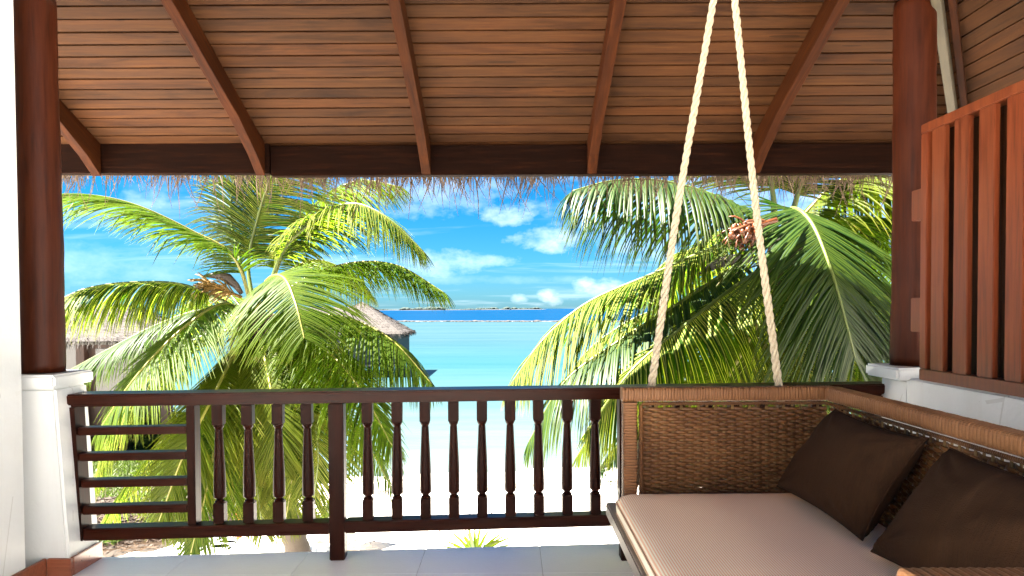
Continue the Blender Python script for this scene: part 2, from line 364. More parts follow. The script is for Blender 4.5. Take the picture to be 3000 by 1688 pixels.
def sea_mat():
    M = Mat('sea_water'); t = M.n('ShaderNodeTexCoord'); s = M.n('ShaderNodeSeparateXYZ'); M.link(t.outputs['Object'], s.inputs[0])
    v = M.coord('Object', (.02, .05, 1), False); n = M.noise(v, 1, 5, .6); 
    y = M.math('ADD', s.outputs[1], M.math('MULTIPLY', M.math('SUBTRACT', n, .5), 26)); y = M.math('ADD', y, M.math('MULTIPLY', s.outputs[0], -.02))
    f = M.math('DIVIDE', y, 120, clamp=True)
    c = M.ramp(f, (.10, (.14, .148, .145)), (.20, (.070, .088, .088)), (.32, (.034, .062, .066)), (.55, (.014, .048, .053)), (.80, (.017, .045, .052)), (.97, (.022, .046, .053)))
    vp = M.coord('Object', (.006, .02, 1), False); npat = M.noise(vp, 1, 5, .6)
    c = M.mix(M.math('MULTIPLY', M.math('SUBTRACT', npat, .35, clamp=True), 1.0), c, (.026, .054, .058))
    # beyond the reef the lagoon floor drops away
    rf = M.math('ADD', s.outputs[1], M.math('MULTIPLY', s.outputs[0], .36)); rf = M.math('ADD', rf, M.math('MULTIPLY', M.math('SUBTRACT', n, .5), 40))
    mr = M.n('ShaderNodeMapRange', interpolation_type='SMOOTHSTEP'); mr.inputs['From Min'].default_value = 285; mr.inputs['From Max'].default_value = 345; M.link(rf, mr.inputs['Value'])
    vs2 = M.coord('Object', (.004, .05, 1), False); ns2 = M.noise(vs2, 1, 6, .7); vs3 = M.coord('Object', (.05, .35, 1), False); ns3 = M.noise(vs3, 1, 6, .7)
    c = M.mix(1.0, c, M.ramp(M.math('ADD', M.math('MULTIPLY', ns2, .65), M.math('MULTIPLY', ns3, .35)), (.36, (.62, .80, .84)), (.5, (.95, .98, .98)), (.64, (1.3, 1.12, 1.08))), 'MULTIPLY')
    vd = M.coord('Object', (.0006, .006, 1), False); nd = M.noise(vd, 1, 5, .65)
    deep = M.ramp(nd, (.35, (.0, .012, .040)), (.65, (.0, .021, .055)))
    c = M.mix(mr.outputs[0], c, deep)
    M.base(c); M.rough(.28); M.b.inputs['IOR'].default_value = 1.33; M.b.inputs['Specular IOR Level'].default_value = .02
    vb = M.coord('Object', (.8, 2.2, 1), False); M.bump(M.noise(vb, 1.5, 6, .65), .35, .12); return M.m
sv = [(-30000, 8, SZ), (30000, 8, SZ), (30000, 45000, SZ), (-30000, 45000, SZ)]
# the water sheet is subdivided near the shore so that its edge follows the beach
tag(mesh_obj('sea', sv, [(0, 1, 2, 3)], sea_mat()), kind='structure')

m_reef = plain('reef_rubble', (0.0315, 0.0280, 0.0262), .9, .6, 3, .35)
m_reefsand = plain('reef_sand', (0.0420, 0.0399, 0.0378), .9, .3, 3, .1)
def reef():
    vs, fs = [], []; N = 420; prof = [(-16, -.15), (-7, .08), (0, .2), (7, .14), (16, -.15)]
    for i in range(N):
        x = -420 + i * 2.6; y = 300 - .36 * x + 6 * mnoise.noise(Vector((x * .01, 0, 3)))
        for dy, dz in prof: vs.append((x, y + dy * (1 + .6 * mnoise.noise(Vector((x * .03, dy, 0)))), SZ + dz * (1 + .9 * mnoise.noise(Vector((x * .08, dy * .5, 7))))))
    for i in range(N - 1):
        for k in range(4): fs.append((i * 5 + k, (i + 1) * 5 + k, (i + 1) * 5 + k + 1, i * 5 + k + 1))
    return tag(mesh_obj('reef', vs, fs, m_reefsand, smooth=True), kind='structure')
reef()
rk = MB(); rng = random.Random(4)
for i in range(620):
    x = rng.uniform(-240, 260); y = 300 - .36 * x - 10 + rng.gauss(0, 4); r = rng.uniform(.25, .8) * (1.6 if rng.random() < .08 else 1)
    bm = bmesh.new(); bmesh.ops.create_icosphere(bm, subdivisions=1, radius=r)
    bm.verts.index_update()
    rk.add(([Vector((v.co.x * 2.2 * rng.uniform(.7, 1.3) + x, v.co.y + y, v.co.z * .55 * rng.uniform(.7, 1.2) + SZ + .1)) for v in bm.verts], [tuple(v.index for v in f.verts) for f in bm.faces])); bm.free()
tag(rk.build('reef_rocks', m_reef), 'dark coral rocks scattered along the reef edge between turquoise and deep blue water', 'rocks', kind='stuff')

m_isl_sand = plain('island_sand', (0.0520, 0.0500, 0.0460), .9)
m_isl_tree = plain('island_trees', (0.0110, 0.0242, 0.0198), .9, .5, .05, .5)
def island(u0, u1, D, hpx, label, seed):
    # low sandy islet with a strip of trees, D metres out
    a, b = at(u0, 905, D).x, at(u1, 905, D).x; root = empty('island', ((a + b) / 2, D, SZ), kind='structure')
    n = 60; px = D / F_PX; vs, fs = [], []
    for i in range(n + 1):
        t = i / n; e = math.sin(math.pi * t) ** .35; x = (t - .5) * (b - a)
        for dy, dz in ((-90, 0), (-70, 1.3), (60, 2), (90, 0)): vs.append((x, dy * e, dz * e * px * .7 - .2))
    for i in range(n):
        for k in range(3): fs.append((i * 4 + k, (i + 1) * 4 + k, (i + 1) * 4 + k + 1, i * 4 + k + 1))
    mesh_obj('sand_strip', vs, fs, m_isl_sand, root, True)
    mb = MB(); rg = random.Random(seed)
    for i in range(int(240 * (u1 - u0) / 180)):
        t = rg.uniform(.03, .97); env = .35 + .65 * max(0, mnoise.noise(Vector((t * 5, seed, 0))) + .55)
        hh = hpx * px * env * min(1, 8 * min(t, 1 - t)) * rg.uniform(.7, 1.08); r = hh * rg.uniform(.5, .8)
        bm = bmesh.new(); bmesh.ops.create_icosphere(bm, subdivisions=1, radius=1); bm.verts.index_update()
        x = (t - .5) * (b - a); y = rg.uniform(-40, 40)
        mb.add(([Vector((v.co.x * r * 1.6 + x, v.co.y * r + y, max(0, hh * .55 + v.co.z * hh * .5 * rg.uniform(.75, 1.2)))) for v in bm.verts], [tuple(v.index for v in f.verts) for f in bm.faces])); bm.free()
    w = mb.build('tree_belt', m_isl_tree, root); w['kind'] = 'stuff'; w['label'] = label
    return root, px
isl, px = island(1166, 1308, 4200, 11, 'dark belt of trees on the nearer low island', 3)
island(1080, 1420, 4300, 4, 'thin scrub on the long sand spit', 5)
island(1385, 1500, 4600, 8, 'tree belt on the middle distant island', 8)
island(1490, 1600, 4800, 7, 'tree belt on the far right distant island', 13)
m_mast = plain('mast_metal', (.35, .35, .38), .6)
def mast(u, D, hpx, label):
    base = at(u, 905, D); base.z = SZ; px = D / F_PX; r = empty('radio_mast', base, label=label, cat='mast')
    mb = MB(); hh = hpx * px
    for sxm, sym in ((-1, -1), (1, -1), (0, 1)): mb.add(tube([(sxm * px * .35, sym * px * .35, 0), (0, 0, hh)], px * .09, 4))
    for k in range(1, 8):
        z = hh * k / 8; w = px * .35 * (1 - k / 8); mb.add(tube([(-w, -w, z), (w, -w, z), (0, w, z), (-w, -w, z)], px * .07, 4, False))
    mb.build('lattice', m_mast, r)
mast(1231, 4200, 12, 'thin radio mast rising from the tree-covered nearer island')
mast(1416, 4600, 14, 'thin radio mast on the middle distant island, right of the gap')

# ------------------------------------------------------------------ veranda shell
NB = dict(kind='structure')
fl = empty('floor', (0, 0, 0), kind='structure')
def edge_y(x): return 4.195 + .062 * x
TW, TH = .7, .62
x_off = at(1250, 1608, 4.2).x - 4 * TW
for i in range(-1, 9):
    xa, xb = x_off + i * TW, x_off + (i + 1) * TW
    yj = 3.765
    if xa < 2.3 and xb > -2.75:
        g = .0018
        slab('tile', (0, 0, 0), (1, 0, 0), (0, 1, 0), [(xa + g, yj + g), (xb - g, yj + g), (xb - g, edge_y(xb - g)), (xa + g, edge_y(xa + g))], -.012, m_tile, fl)
        for j in range(9):
            y1 = yj - j * TH; y0 = y1 - TH
            slab('tile', (0, 0, 0), (1, 0, 0), (0, 1, 0), [(xa + g, y0 + g), (xb - g, y0 + g), (xb - g, y1 - g), (xa + g, y1 - g)], -.012, m_tile, fl)
slab('floor_slab', (0, 0, -.006), (1, 0, 0), (0, 1, 0), [(-3.1, -1.9), (3.0, -1.9), (3.0, edge_y(3.0) - .004), (-3.1, edge_y(-3.1) - .004)], -.28, m_grout, fl)

XL, XR = -2.6, 2.27
wall = empty('white_wall', (XL, 0, 0), label='tall white plastered wall at the left edge beside the wooden column', cat='wall')
def wbox(name, lo, hi, mat, parent, bev=.004):
    o = box(name, lo, hi, mat, None, bev); o.parent = parent; o.matrix_parent_inverse = Matrix.Translation(-Vector(parent.location)); return o
wbox('wall_face', (-2.85, 1.4, 0), (XL, 3.62, 4.2), m_plaster, wall, .012)
wbox('corner_return', (-2.95, 3.623, 0), (-2.77, 4.02, 3.9), m_plaster, wall, .008)
wbox('skirting_board', (XL + .002, 1.42, .002), (XL + .022, 3.745, .105), m_skirt, wall)

def pier(side):
    s = -1 if side == 'L' else 1
    yf, yb = (3.76, 4.05) if s < 0 else (3.93, 4.22)
    xt, xb = (-2.527, -2.462) if s < 0 else (2.285, 2.235)
    xo = s * 2.76; cap_in = -2.503 if s < 0 else 2.20
    lab = 'battered white masonry pier carrying the left column, red-brown skirting at its foot' if s < 0 else 'white masonry pier carrying the right column beside the slatted screen'
    p = empty('masonry_pier', ((xt + xo) / 2, (yf + yb) / 2, 0), label=lab, cat='pier')
    inv = Matrix.Translation(-Vector(p.location))
    zt = 1.045
    vs = [(xb, yf, 0), (xb, yb, 0), (xo, yb, 0), (xo, yf, 0), (xt, yf, zt), (xt, yb, zt), (xo, yb, zt), (xo, yf, zt)]
    bm = bmesh.new(); bv = [bm.verts.new(v) for v in vs]
    for f in ((0, 3, 2, 1), (4, 5, 6, 7), (0, 1, 5, 4), (1, 2, 6, 5), (2, 3, 7, 6), (3, 0, 4, 7)): bm.faces.new([bv[i] for i in f])
    bmesh.ops.recalc_face_normals(bm, faces=bm.faces[:])
    bmesh.ops.bevel(bm, geom=bm.edges[:], offset=.014, segments=3, affect='EDGES')
    me = bpy.data.meshes.new('shaft'); bm.to_mesh(me); bm.free(); me.materials.append(m_plaster)
    o = bpy.data.objects.new('shaft', me); COL.objects.link(o); o.parent = p; o.matrix_parent_inverse = inv
    xc0, xc1 = sorted((cap_in, xo - s * .0 + s * .03))
    wbox('cap', (xc0, yf - .04, zt + .003), (xc1, yb + .03, zt + .075), m_plaster, p, .012)
    if s < 0:
        hb = .102
        wbox('skirting_board', (XL + .024, yf - .022, .002), (xb + .020, yf - .001, hb), m_skirt, p, .003)
        o = wbox('skirting_board', (xb + .001, yf + .002, .002), (xb + .021, yb - .02, hb + .0), m_skirt, p, .003)
        for q in (.07, .14):
            nb = MB(); nb.add(tube([(xb + .0215, yf + q, .06), (xb + .0222, yf + q, .06)], .0035, 8)); ob = nb.build('nail_hole', m_darkgap, o)
            ob.parent = o; ob.matrix_parent_inverse = (o.matrix_parent_inverse @ o.matrix_local).inverted() if False else (Matrix.Translation(-Vector(p.location)) @ o.matrix_basis).inverted()
            ob.matrix_parent_inverse = o.matrix_basis.inverted()
    return p
pL, pR = pier('L'), pier('R')

def column(px, py, z0, z1, r0, r1, label):
    r = empty('wooden_column', (px, py, z0), label=label, cat='column')
    n = 40; pts = []; rad = []
    for i in range(n + 1):
        t = i / n; pts.append((.004 * math.sin(t * 5), .003 * math.cos(t * 4), (z1 - z0) * t)); rad.append(r0 + (r1 - r0) * t + .0015 * math.sin(t * 23) + .001 * math.sin(t * 61))
    vs, fs = tube(pts, rad, 40); mesh_obj('trunk', vs, fs, m_column, r, True)
    vs, fs = tube([(0, 0, -.0), (0, 0, .004)], [r0 + .004, r0 + .003], 40); mesh_obj('base_joint', vs, fs, m_darkgap, r)
    return r
YC = 3.9
cL = at(124, 1100, YC); cR = at(2673, 1060, 4.08)
column(cL.x + .002, YC, 1.1203, 3.24, .111, .109, 'round polished brown log column at the left, against the white wall')
column(cR.x, 4.08, 1.1203, 3.27, .118, .112, 'round brown log column at the right, beside the red slatted screen')

par = empty('parapet_wall', (XR, 0, 0), label='low white wall at the right under the red slatted screen', cat='wall')
wbox('wall_face', (XR, .9, 0), (XR + .18, 3.93, 1.062), m_plaster, par, .01)
tag(box('bounce_terrace', (-7.5, -7.5, -.30), (7.5, -1.9, -.015), m_bounce, None, .01), kind='structure')  # unseen paving added to bounce sunlight up into the veranda
tag(box('bounce_wall_right', (3.6, -7.4, -.014), (3.8, .6, 3.2), m_plaster, None, .01), kind='structure')  # unseen sunlit wall added to throw fill towards the left side
tag(box('bounce_wall_rear', (-7.5, -7.9, -.30), (7.5, -7.5, 4.6), m_plaster, None, .01), kind='structure')  # unseen wall added to cut low sky and send warm light back

# ------------------------------------------------------------------ roof
roof = empty('veranda_roof', (0, 4.0, 2.2), label='boarded wooden veranda ceiling with rafters, eave beam and fringe of thatch', cat='roof')
RI = Matrix.Translation(-Vector(roof.location))
def rp_(o): o.parent = roof; o.matrix_parent_inverse = RI; return o
S_ = 1.36
AL = R(23); ca_, sa_ = math.cos(AL), math.sin(AL); Y0, Z0 = 4.0 * S_, H + .945 * S_
def pz(y): return Z0 + (Y0 - y) * math.tan(AL)
XH = 2.617 * S_; HK = .75                # hip: x = XH - HK*(Y0-y)
TA2 = math.tan(AL) / HK; A2 = math.atan(TA2)
rafx = [x * S_ for x in (-2.39, -1.445, -.49, .465, 1.41, 2.36)]
PW = .0762 * S_; rg = random.Random(2)
YR = 1.3 * S_                            # ridge
nrow = int((Y0 - YR) / ca_ / PW)
bounds = [-2.84 * S_] + rafx
for k in range(nrow):
    t0, t1 = k * PW + .0072 - .035 * S_, (k + 1) * PW - .0072 - .035 * S_
    for b in range(len(bounds)):
        xa = bounds[b]; xb = bounds[b + 1] if b + 1 < len(bounds) else 9
        def hx(t): return XH - HK * t * ca_ - .004
        x1a, x1b = min(xb, hx(t0)), min(xb, hx(t1))
        if x1b - xa < .03: continue
        j = rg.uniform(-.0012, .0012); j2 = rg.uniform(-.0012, .0012); zoff = rg.uniform(-.0015, .0015)
        # local frame: ex along X, ey up the slope towards the camera
        rp_(slab('plank', (0, Y0, Z0 + zoff), (1, 0, 0), (0, -ca_, sa_), [(xa + .001, t0 + j), (x1a - .001, t0 + j2), (x1b - .001, t1 + j2), (xa + .001, t1 + j)], -.014, m_plank, None))
# planks of the side slope, running towards the house
n2r = int(3.6 * S_ / PW)
ex2 = Vector((0, 1, 0)); ey2 = Vector((-math.cos(A2), 0, math.sin(A2)))
for k in range(-9, n2r):
    t0, t1 = k * PW + .005, (k + 1) * PW - .005
    def hy(t): return Y0 - (t * math.cos(A2)) / HK - .004 if t > 0 else 5.75
    if XH - t1 * math.cos(A2) < .85: break
    zo = rg.uniform(-.001, .001)
    mids = [.68, rg.uniform(1.0, 2.3), 9]
    rp_(slab('plank', (XH, 0, Z0 + zo), (0, 1, 0), ey2, [(mids[0], t0), (min(hy(t0), 9), t0), (min(hy(t1), 9), t1), (mids[0], t1)], .014, m_plank, None))
# dark lining above the boards
def tri_sheet(name, pts, mat, th=.05):
    n = len(pts); vs = [Vector(p) for p in pts] + [Vector(p) + Vector((0, 0, th)) for p in pts]
    fs = [tuple(range(n)), tuple(range(n, 2 * n))[::-1]] + [(i, (i + 1) % n, (i + 1) % n + n, i + n) for i in range(n)]
    return rp_(mesh_obj(name, vs, fs, mat))
up = .022
YE = 4.28 * S_
XE = XH + 1.25; XR_ = XH - HK * (Y0 - YR); YBK = .68
tri_sheet('roof_lining', [(-2.86 * S_, YE, pz(YE) + up), (XH + .3, YE, pz(YE) + up), (XR_, YR, pz(YR) + up), (-2.86 * S_, YR, pz(YR) + up)], m_darkgap)
tri_sheet('roof_lining', [(XH + .31, YE, pz(YE) + up), (XE, YE, Z0 - (XE - XH) * TA2 + up), (XE, YBK, Z0 - (XE - XH) * TA2 + up), (XR_, YBK, pz(YR) + up), (XR_ + .002, YR, pz(YR) + up)], m_darkgap)
tri_sheet('roof_boards_rear', [(XR_ - .002, YR - .004, pz(YR) + up), (XR_ - .002, YBK, pz(YR) - (YR - YBK) * .42), (-2.86 * S_, YBK, pz(YR) - (YR - YBK) * .42), (-2.86 * S_, YR - .004, pz(YR) + up)], m_plank)  # unseen rear slope, its depth set to keep sun off the bed
# thatch layer
tri_sheet('thatch', [(-2.9 * S_, YE, pz(YE) + .08), (XH + .9, YE, pz(YE) + .08), (XR_, YR, pz(YR) + .08), (-2.9 * S_, YR, pz(YR) + .08)], m_thatch_roof, .22)
for x in rafx[:-1]:
    dp = .142 * S_; yA, yB = 3.955 * S_, YR + .02
    n_ = Vector((0, sa_, ca_)); c0 = Vector((x, yA, pz(yA))) - n_ * (dp / 2 + .001); c1 = Vector((x, yB, pz(yB))) - n_ * (dp / 2 + .001)
    c0 += Vector((0, ca_, -sa_)) * -.02
    w_ = .052 * S_
    ex = (c1 - c0).normalized(); L = (c1 - c0).length
    # plumb-cut foot: lower end is cut square to the beam
    vs, fs = [], []
    for s_ in (-1, 1):
        for (yy, zz_) in ((yA, pz(yA) - .001), (yA, Z0 - .172 * S_ + .004), (yB, pz(yB) - dp / ca_), (yB, pz(yB) - .001)): vs.append((x + s_ * w_ / 2, yy, zz_))
    # straight underside from the beam's lower edge
    dd_ = .112 * S_
    prof_ = [(yA, pz(yA) - .001), (yA, Z0 - .172 * S_ + .004), (yA - .16, pz(yA - .16) - .150 * S_), (yA - .5, pz(yA - .5) - dd_ - .004), (yB, pz(yB) - dd_), (yB, pz(yB) - .001)]
    vs = [(x - w_ / 2, a, b) for a, b in prof_] + [(x + w_ / 2, a, b) for a, b in prof_]
    cc = Vector((x, (yA + yB) / 2, (pz(yA) + pz(yB)) / 2 - dp / 2)); M = frame(cc, (0, -ca_, sa_), (1, 0, 0)); Mi = M.inverted()
    bm = bmesh.new(); bv = [bm.verts.new(Mi @ Vector(v)) for v in vs]
    for f in [tuple(range(6)), tuple(range(11, 5, -1))] + [(i, i + 6, (i + 1) % 6 + 6, (i + 1) % 6) for i in range(6)]: bm.faces.new([bv[i] for i in f])
    bmesh.ops.recalc_face_normals(bm, faces=bm.faces[:]); bmesh.ops.bevel(bm, geom=bm.edges[:], offset=.003, segments=1, affect='EDGES')
    me = bpy.data.meshes.new('rafter'); bm.to_mesh(me); bm.free(); me.materials.append(m_rafter)
    o = bpy.data.objects.new('rafter', me); COL.objects.link(o); o.matrix_basis = M; rp_(o)
# eave beams, in two lengths
def eave(u0, v0, u1, v1, hgt, Y, ext0=0, ext1=0):
    A, B = at(u0, v0, Y), at(u1, v1, Y); d = (B - A).normalized(); A -= d * ext0; B += d * ext1
    off = Vector((0, .045, hgt / 2)); return rp_(beam('eave_beam', A + off, B + off, .09, hgt, m_beam, bev=.004))
eave(182, 507, 790, 508, .172 * S_, 3.962 * S_, .9, 0)
eave(793, 515, 2640, 507, .172 * S_, 3.962 * S_, 0, 1.1)
# pale tie beam close overhead, hip rafter
A = at(1300, 11, 3.98); rp_(tag(beam('tie_beam', (-2.9, A.y - .09, A.z + .115), (3.2, A.y + .03, A.z + .135), .16, .16, m_pale), label='pale tie beam across the top of the picture'))
h0, h1 = Vector((XH + .16, Y0 + .22, Z0 - .22)), Vector((XH - HK * 3.3, Y0 - 3.3, pz(Y0 - 3.3) - .11))
rp_(tag(beam('hip_rafter', h0, h1, .05, .13, m_hip, up=(0, 0, 1)), label='pale hip rafter seen just right of the right column'))
h0 = h0 + Vector((.075, -.01, .04)); h1 = h1 + Vector((.075, -.01, .04))
rp_(beam('hip_batten', h0, h1, .04, .07, m_rafter))
rp_(beam('side_beam', (XE - .6, YBK, Z0 - (XE - .6 - XH) * TA2 - .12), (XE - .6, YE - .3, Z0 - (XE - .6 - XH) * TA2 - .12), .1, .2, m_beam))
# side wall above the parapet behind the screen, in the next bay
# fringe of dry palm thatch below the eave
fr = MB(); rg = random.Random(11)
def blade(p, d, L, w, bend, segs=3):
    vs, fs = [], []; side = d.cross(Vector((0, 1, 0))).normalized()
    q = Vector(p); dd = Vector(d)
    for i in range(segs + 1):
        ww = w * (1 - (i / segs) ** 2 * .8) / 2; vs += [q - side * ww, q + side * ww]
        dd = (dd + bend / segs).normalized(); q = q + dd * (L / segs)
    for i in range(segs): fs.append((2 * i, 2 * i + 1, 2 * i + 3, 2 * i + 2))
    return vs, fs
for i in range(3400):
    x = rg.uniform(-4.1, 4.2); dens = .42 + .6 * mnoise.noise(Vector((x * 3, 0, 0))) + (.3 if x > -1.8 else -.08)
    if rg.random() > dens: continue
    y = YE + .01 + rg.uniform(-.10, .05) + abs(x) * .0
    Lm = rg.uniform(.02, .15) + (rg.random() ** 5) * .30
    if x < -2: Lm *= .9
    tuft = .35 * mnoise.noise(Vector((x * 9, 4, 0)))
    d = Vector((tuft + rg.gauss(0, .20), rg.uniform(-.3, .25), -1)).normalized()
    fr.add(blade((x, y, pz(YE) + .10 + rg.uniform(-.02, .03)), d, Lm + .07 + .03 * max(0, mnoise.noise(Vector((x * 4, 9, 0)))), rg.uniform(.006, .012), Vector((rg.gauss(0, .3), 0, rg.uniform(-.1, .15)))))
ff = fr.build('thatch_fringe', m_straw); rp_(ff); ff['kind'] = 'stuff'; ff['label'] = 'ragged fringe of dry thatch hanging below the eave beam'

# ------------------------------------------------------------------ balustrade
ba = math.atan(.066); ROW = Vector((0, 4.035, 0)); bex = Vector((math.cos(ba), math.sin(ba), 0)); bey = Vector((-math.sin(ba), math.cos(ba), 0))
BAL = empty('balustrade', ROW, label='dark brown wooden balustrade with turned balusters and a barred left bay', cat='railing')
BAL.rotation_euler = (0, 0, ba)
def bx(u, v=1350):     # local x on the balustrade's front plane seen at pixel column u
    d = ray(u, v); n = bey; t = (ROW.dot(n)) / (d.dot(n)); P = Vector((0, 0, H)) + d * t; return (P - ROW).dot(bex)
def bz(u, v):
    d = ray(u, v); n = bey; t = ROW.dot(n) / d.dot(n); return H + d.z * t
def bbox(name, x0, x1, y0, y1, z0, z1, mat, bev=.004, parent=None):
    return box(name, (x0, y0, z0), (x1, y1, z1), mat, parent or BAL, bev)
zt0, zt1 = .935, .997
xl, xr = bx(174, 1175), bx(2624, 1130)
bbox('top_rail', xl + .015, xr - .005, -.015, .155, zt0, zt1, m_rail, .008)
bbox('under_rail', xl + .03, xr - .04, .015, .115, zt0 - .012, zt0 - .0005, m_rail, .002)
zb0, zb1 = .155, .225
# left end post follows the battered pier
xa, xb_ = bx(190, 1200), bx(214, 1594)
pv = [(xa, 0, zt0 - .013), (xa + .052, 0, zt0 - .013), (xa + .052, .105, zt0 - .013), (xa, .105, zt0 - .013), (xb_, 0, zb0), (xb_ + .052, 0, zb0), (xb_ + .052, .105, zb0), (xb_, .105, zb0)]
cxp = Vector((xa, .05, .5)); mesh_obj('end_post', [Vector(p) - cxp for p in pv], [(3, 2, 1, 0), (4, 5, 6, 7), (0, 1, 5, 4), (1, 2, 6, 5), (2, 3, 7, 6), (3, 0, 4, 7)], m_railv, BAL, loc=cxp)
xp = bx(963, 1400); PWD = .088
xcb = bx(545, 1400)     # divider post of the barred bay
bbox('bottom_rail', xb_ + .053, xp - .001, .0, .10, zb0, zb1, m_rail, .005)
bbox('post', xcb, xcb + .047, .012, .10, zb1 + .001, zt0 - .013, m_railv, .003)
bbox('post', xp, xp + PWD, -.004, .09, .001, zt0 - .013, m_railv, .005)
xre = bx(2600, 1200) - .035
bbox('bottom_rail', xp + PWD + .001, xre - .001, .0, .10, zb0 + .004, zb1 + .004, m_rail, .005)
bbox('end_post', xre - .002, xre + .055, .0, .105, zb0, zt0 - .013, m_railv, .004)
x1850 = bx(1835, 1350)
bbox('post', bx(1817) , bx(1817) + .046, .012, .09, zb1 + .006, zt0 - .013, m_railv, .003)
for (v0, v1) in ((1250, 1275), (1326, 1351), (1404, 1429), (1481, 1508)):
    zt_, zb_ = bz(330, v0 + 3), bz(330, v1 + 1)
    fr_ = (zt0 - (zt_ + zb_) / 2) / (zt0 - zb0); xs = xa + (xb_ - xa) * fr_ + .053
    bbox('crossbar', xs + .001, xcb - .001, .012, .085, zb_, zt_, m_rail, .004)
# turned balusters
def baluster_mesh():
    mb = MB(); h = zt0 - .013 - zb1 - .005; w = .031
    def sq(z0, z1, hw, ch=.004):
        vs, fs = box_vf(-hw, hw, -hw, hw, z0, z1, .003); mb.add((vs, fs))
    sq(0, .118, w); sq(h - .118, h, w)
    prof = [(.020, .116), (.0285, .118), (.0295, .126), (.022, .131), (.019, .136), (.024, .142), (.0335, .149), (.0350, .165), (.0338, .26), (.0300, .36), (.0250, .46), (.0215, h - .150), (.0205, h - .142), (.0255, h - .136), (.0285, h - .126), (.0295, h - .1175), (.020, h - .115)]
    mb.add(lathe(prof, 20))
    me = bpy.data.meshes.new('baluster'); me.from_pydata([tuple(v) for v in mb.v], [], mb.f); me.materials.append(m_railv)
    for p in me.polygons:
        if len(p.vertices) == 4 and p.area < .0004: pass
    me.polygons.foreach_set('use_smooth', [len(p.vertices) == 4 and p.index >= 2 * 98 for p in me.polygons])
    return me
bme = baluster_mesh()
us = [(1407, 0), (1602, 0), (1802, 0), (1997, 0)]
px_list = [637.0, 725.0, 812.5, 899.5]
px_list += [900 + 400 / 2.271, 900 + 595 / 2.271, 900 + 787 / 2.271, 900 + 977 / 2.271, 900 + 1166 / 2.271, 900 + 1356 / 2.271, 900 + 1547 / 2.271, 900 + 1737 / 2.271, 900 + 1926 / 2.271]
stepx = bx(px_list[-1]) - bx(px_list[-2])
xsb = [bx(p, 1500) for p in px_list]
xlast = xsb[-1]
while xlast + stepx < xre - .05: xlast += stepx; xsb.append(xlast)
for x in xsb:
    o = bpy.data.objects.new('baluster', bme); COL.objects.link(o); o.parent = BAL; o.location = (x, .045, zb1 + .005); o.rotation_euler = (rg.gauss(0, .003), rg.gauss(0, .004), rg.choice((0, math.pi / 2, math.pi)) + rg.gauss(0, .012))

# ------------------------------------------------------------------ louvred screen on the right parapet
scr = empty('slatted_screen', (XR, 3.4, 1.07), label='red-brown slatted privacy screen standing on the low white wall at the right', cat='screen')
SI = Matrix.Translation(-Vector(scr.location))
def sb(name, lo, hi, bev=.004, mat=None):
    o = box(name, lo, hi, mat or m_screen, None, bev); o.parent = scr; o.matrix_parent_inverse = SI; return o
zs0, zs1 = 1.068, 2.462; y_far = 3.755; y_near = 2.35
sb('bottom_rail', (XR - .03, y_near, zs0), (XR + .051, y_far, zs0 + .062)); sb('top_rail', (XR - .03, y_near, zs1 - .05), (XR + .051, y_far, zs1))
sb('stile', (XR - .029, y_far - .058, zs0 + .063), (XR + .045, y_far - .001, zs1 - .051))
sb('stile', (XR - .029, y_near + .001, zs0 + .063), (XR + .045, y_near + .058, zs1 - .051))
y = y_far - .091; k = 0
while y - .11 > y_near + .06:
    sb('slat', (XR - .024, y - .108, zs0 + .063), (XR + .004, y, zs1 - .051), .003)
    y -= .1835; k += 1
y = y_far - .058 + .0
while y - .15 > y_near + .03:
    sb('back_board', (XR + .052, max(y - .15, y_near + .06), zs0 + .003), (XR + .068, y, zs1 - .003), .002, m_screen_gap); y -= .1525
sb('bracket', (XR - .02, y_far + .002, 1.95), (XR + .03, y_far + .10, 2.12), .004); sb('bracket', (XR - .02, y_far + .002, 1.33), (XR + .03, y_far + .10, 1.52), .004)

# ------------------------------------------------------------------ swing bed
m_wrap = None
def wicker_mat(name, c0, c1, c2):
    M = Mat(name); M.b.inputs['Specular IOR Level'].default_value = .25; v = M.coord('Object', rnd=False); n = M.noise(v, 3, 4, .6); n2 = M.noise(v, 160, 3, .7)
    c = M.ramp(M.math('ADD', M.math('MULTIPLY', n, .6), M.math('MULTIPLY', n2, .4)), (.35, c0), (.5, c1), (.66, c2)); M.base(c); M.rough(.42); M.bump(n2, .3, .002); return M.m
m_wrap = wicker_mat('wrapped_strap', (0.1163, 0.0457, 0.0165), (0.1679, 0.0719, 0.0273), (0.2196, 0.1037, 0.0445))
m_weave = wicker_mat('woven_rattan', (0.0519, 0.0191, 0.0057), (0.0981, 0.0382, 0.0114), (0.1558, 0.0674, 0.0216))
m_stake = wicker_mat('rattan_stake', (0.1420, 0.0819, 0.0300), (0.1966, 0.1201, 0.0491), (0.2457, 0.1638, 0.0764))
bed = empty('swing_bed', (1.08, 2.26, .3), label='wicker swing daybed with brown wrapped rim hanging from two white ropes', cat='swing')
BI = Matrix.Translation(-Vector(bed.location))
def bp(o): o.parent = bed; o.matrix_parent_inverse = BI; return o
YF = 3.45; ZT = 1.068; XA, XB = .555, 1.575; YN = 1.06
bp(box('platform', (.492, .9, .375), (1.70, 3.60, .442), m_platform, None, .006))
for yy in (3.48, 1.15):
    bp(box('foot', (.555, yy, .17), (.615, yy + .08, .374), m_beam, None, .004)); bp(box('foot', (1.58, yy, .17), (1.64, yy + .08, .374), m_beam, None, .004))
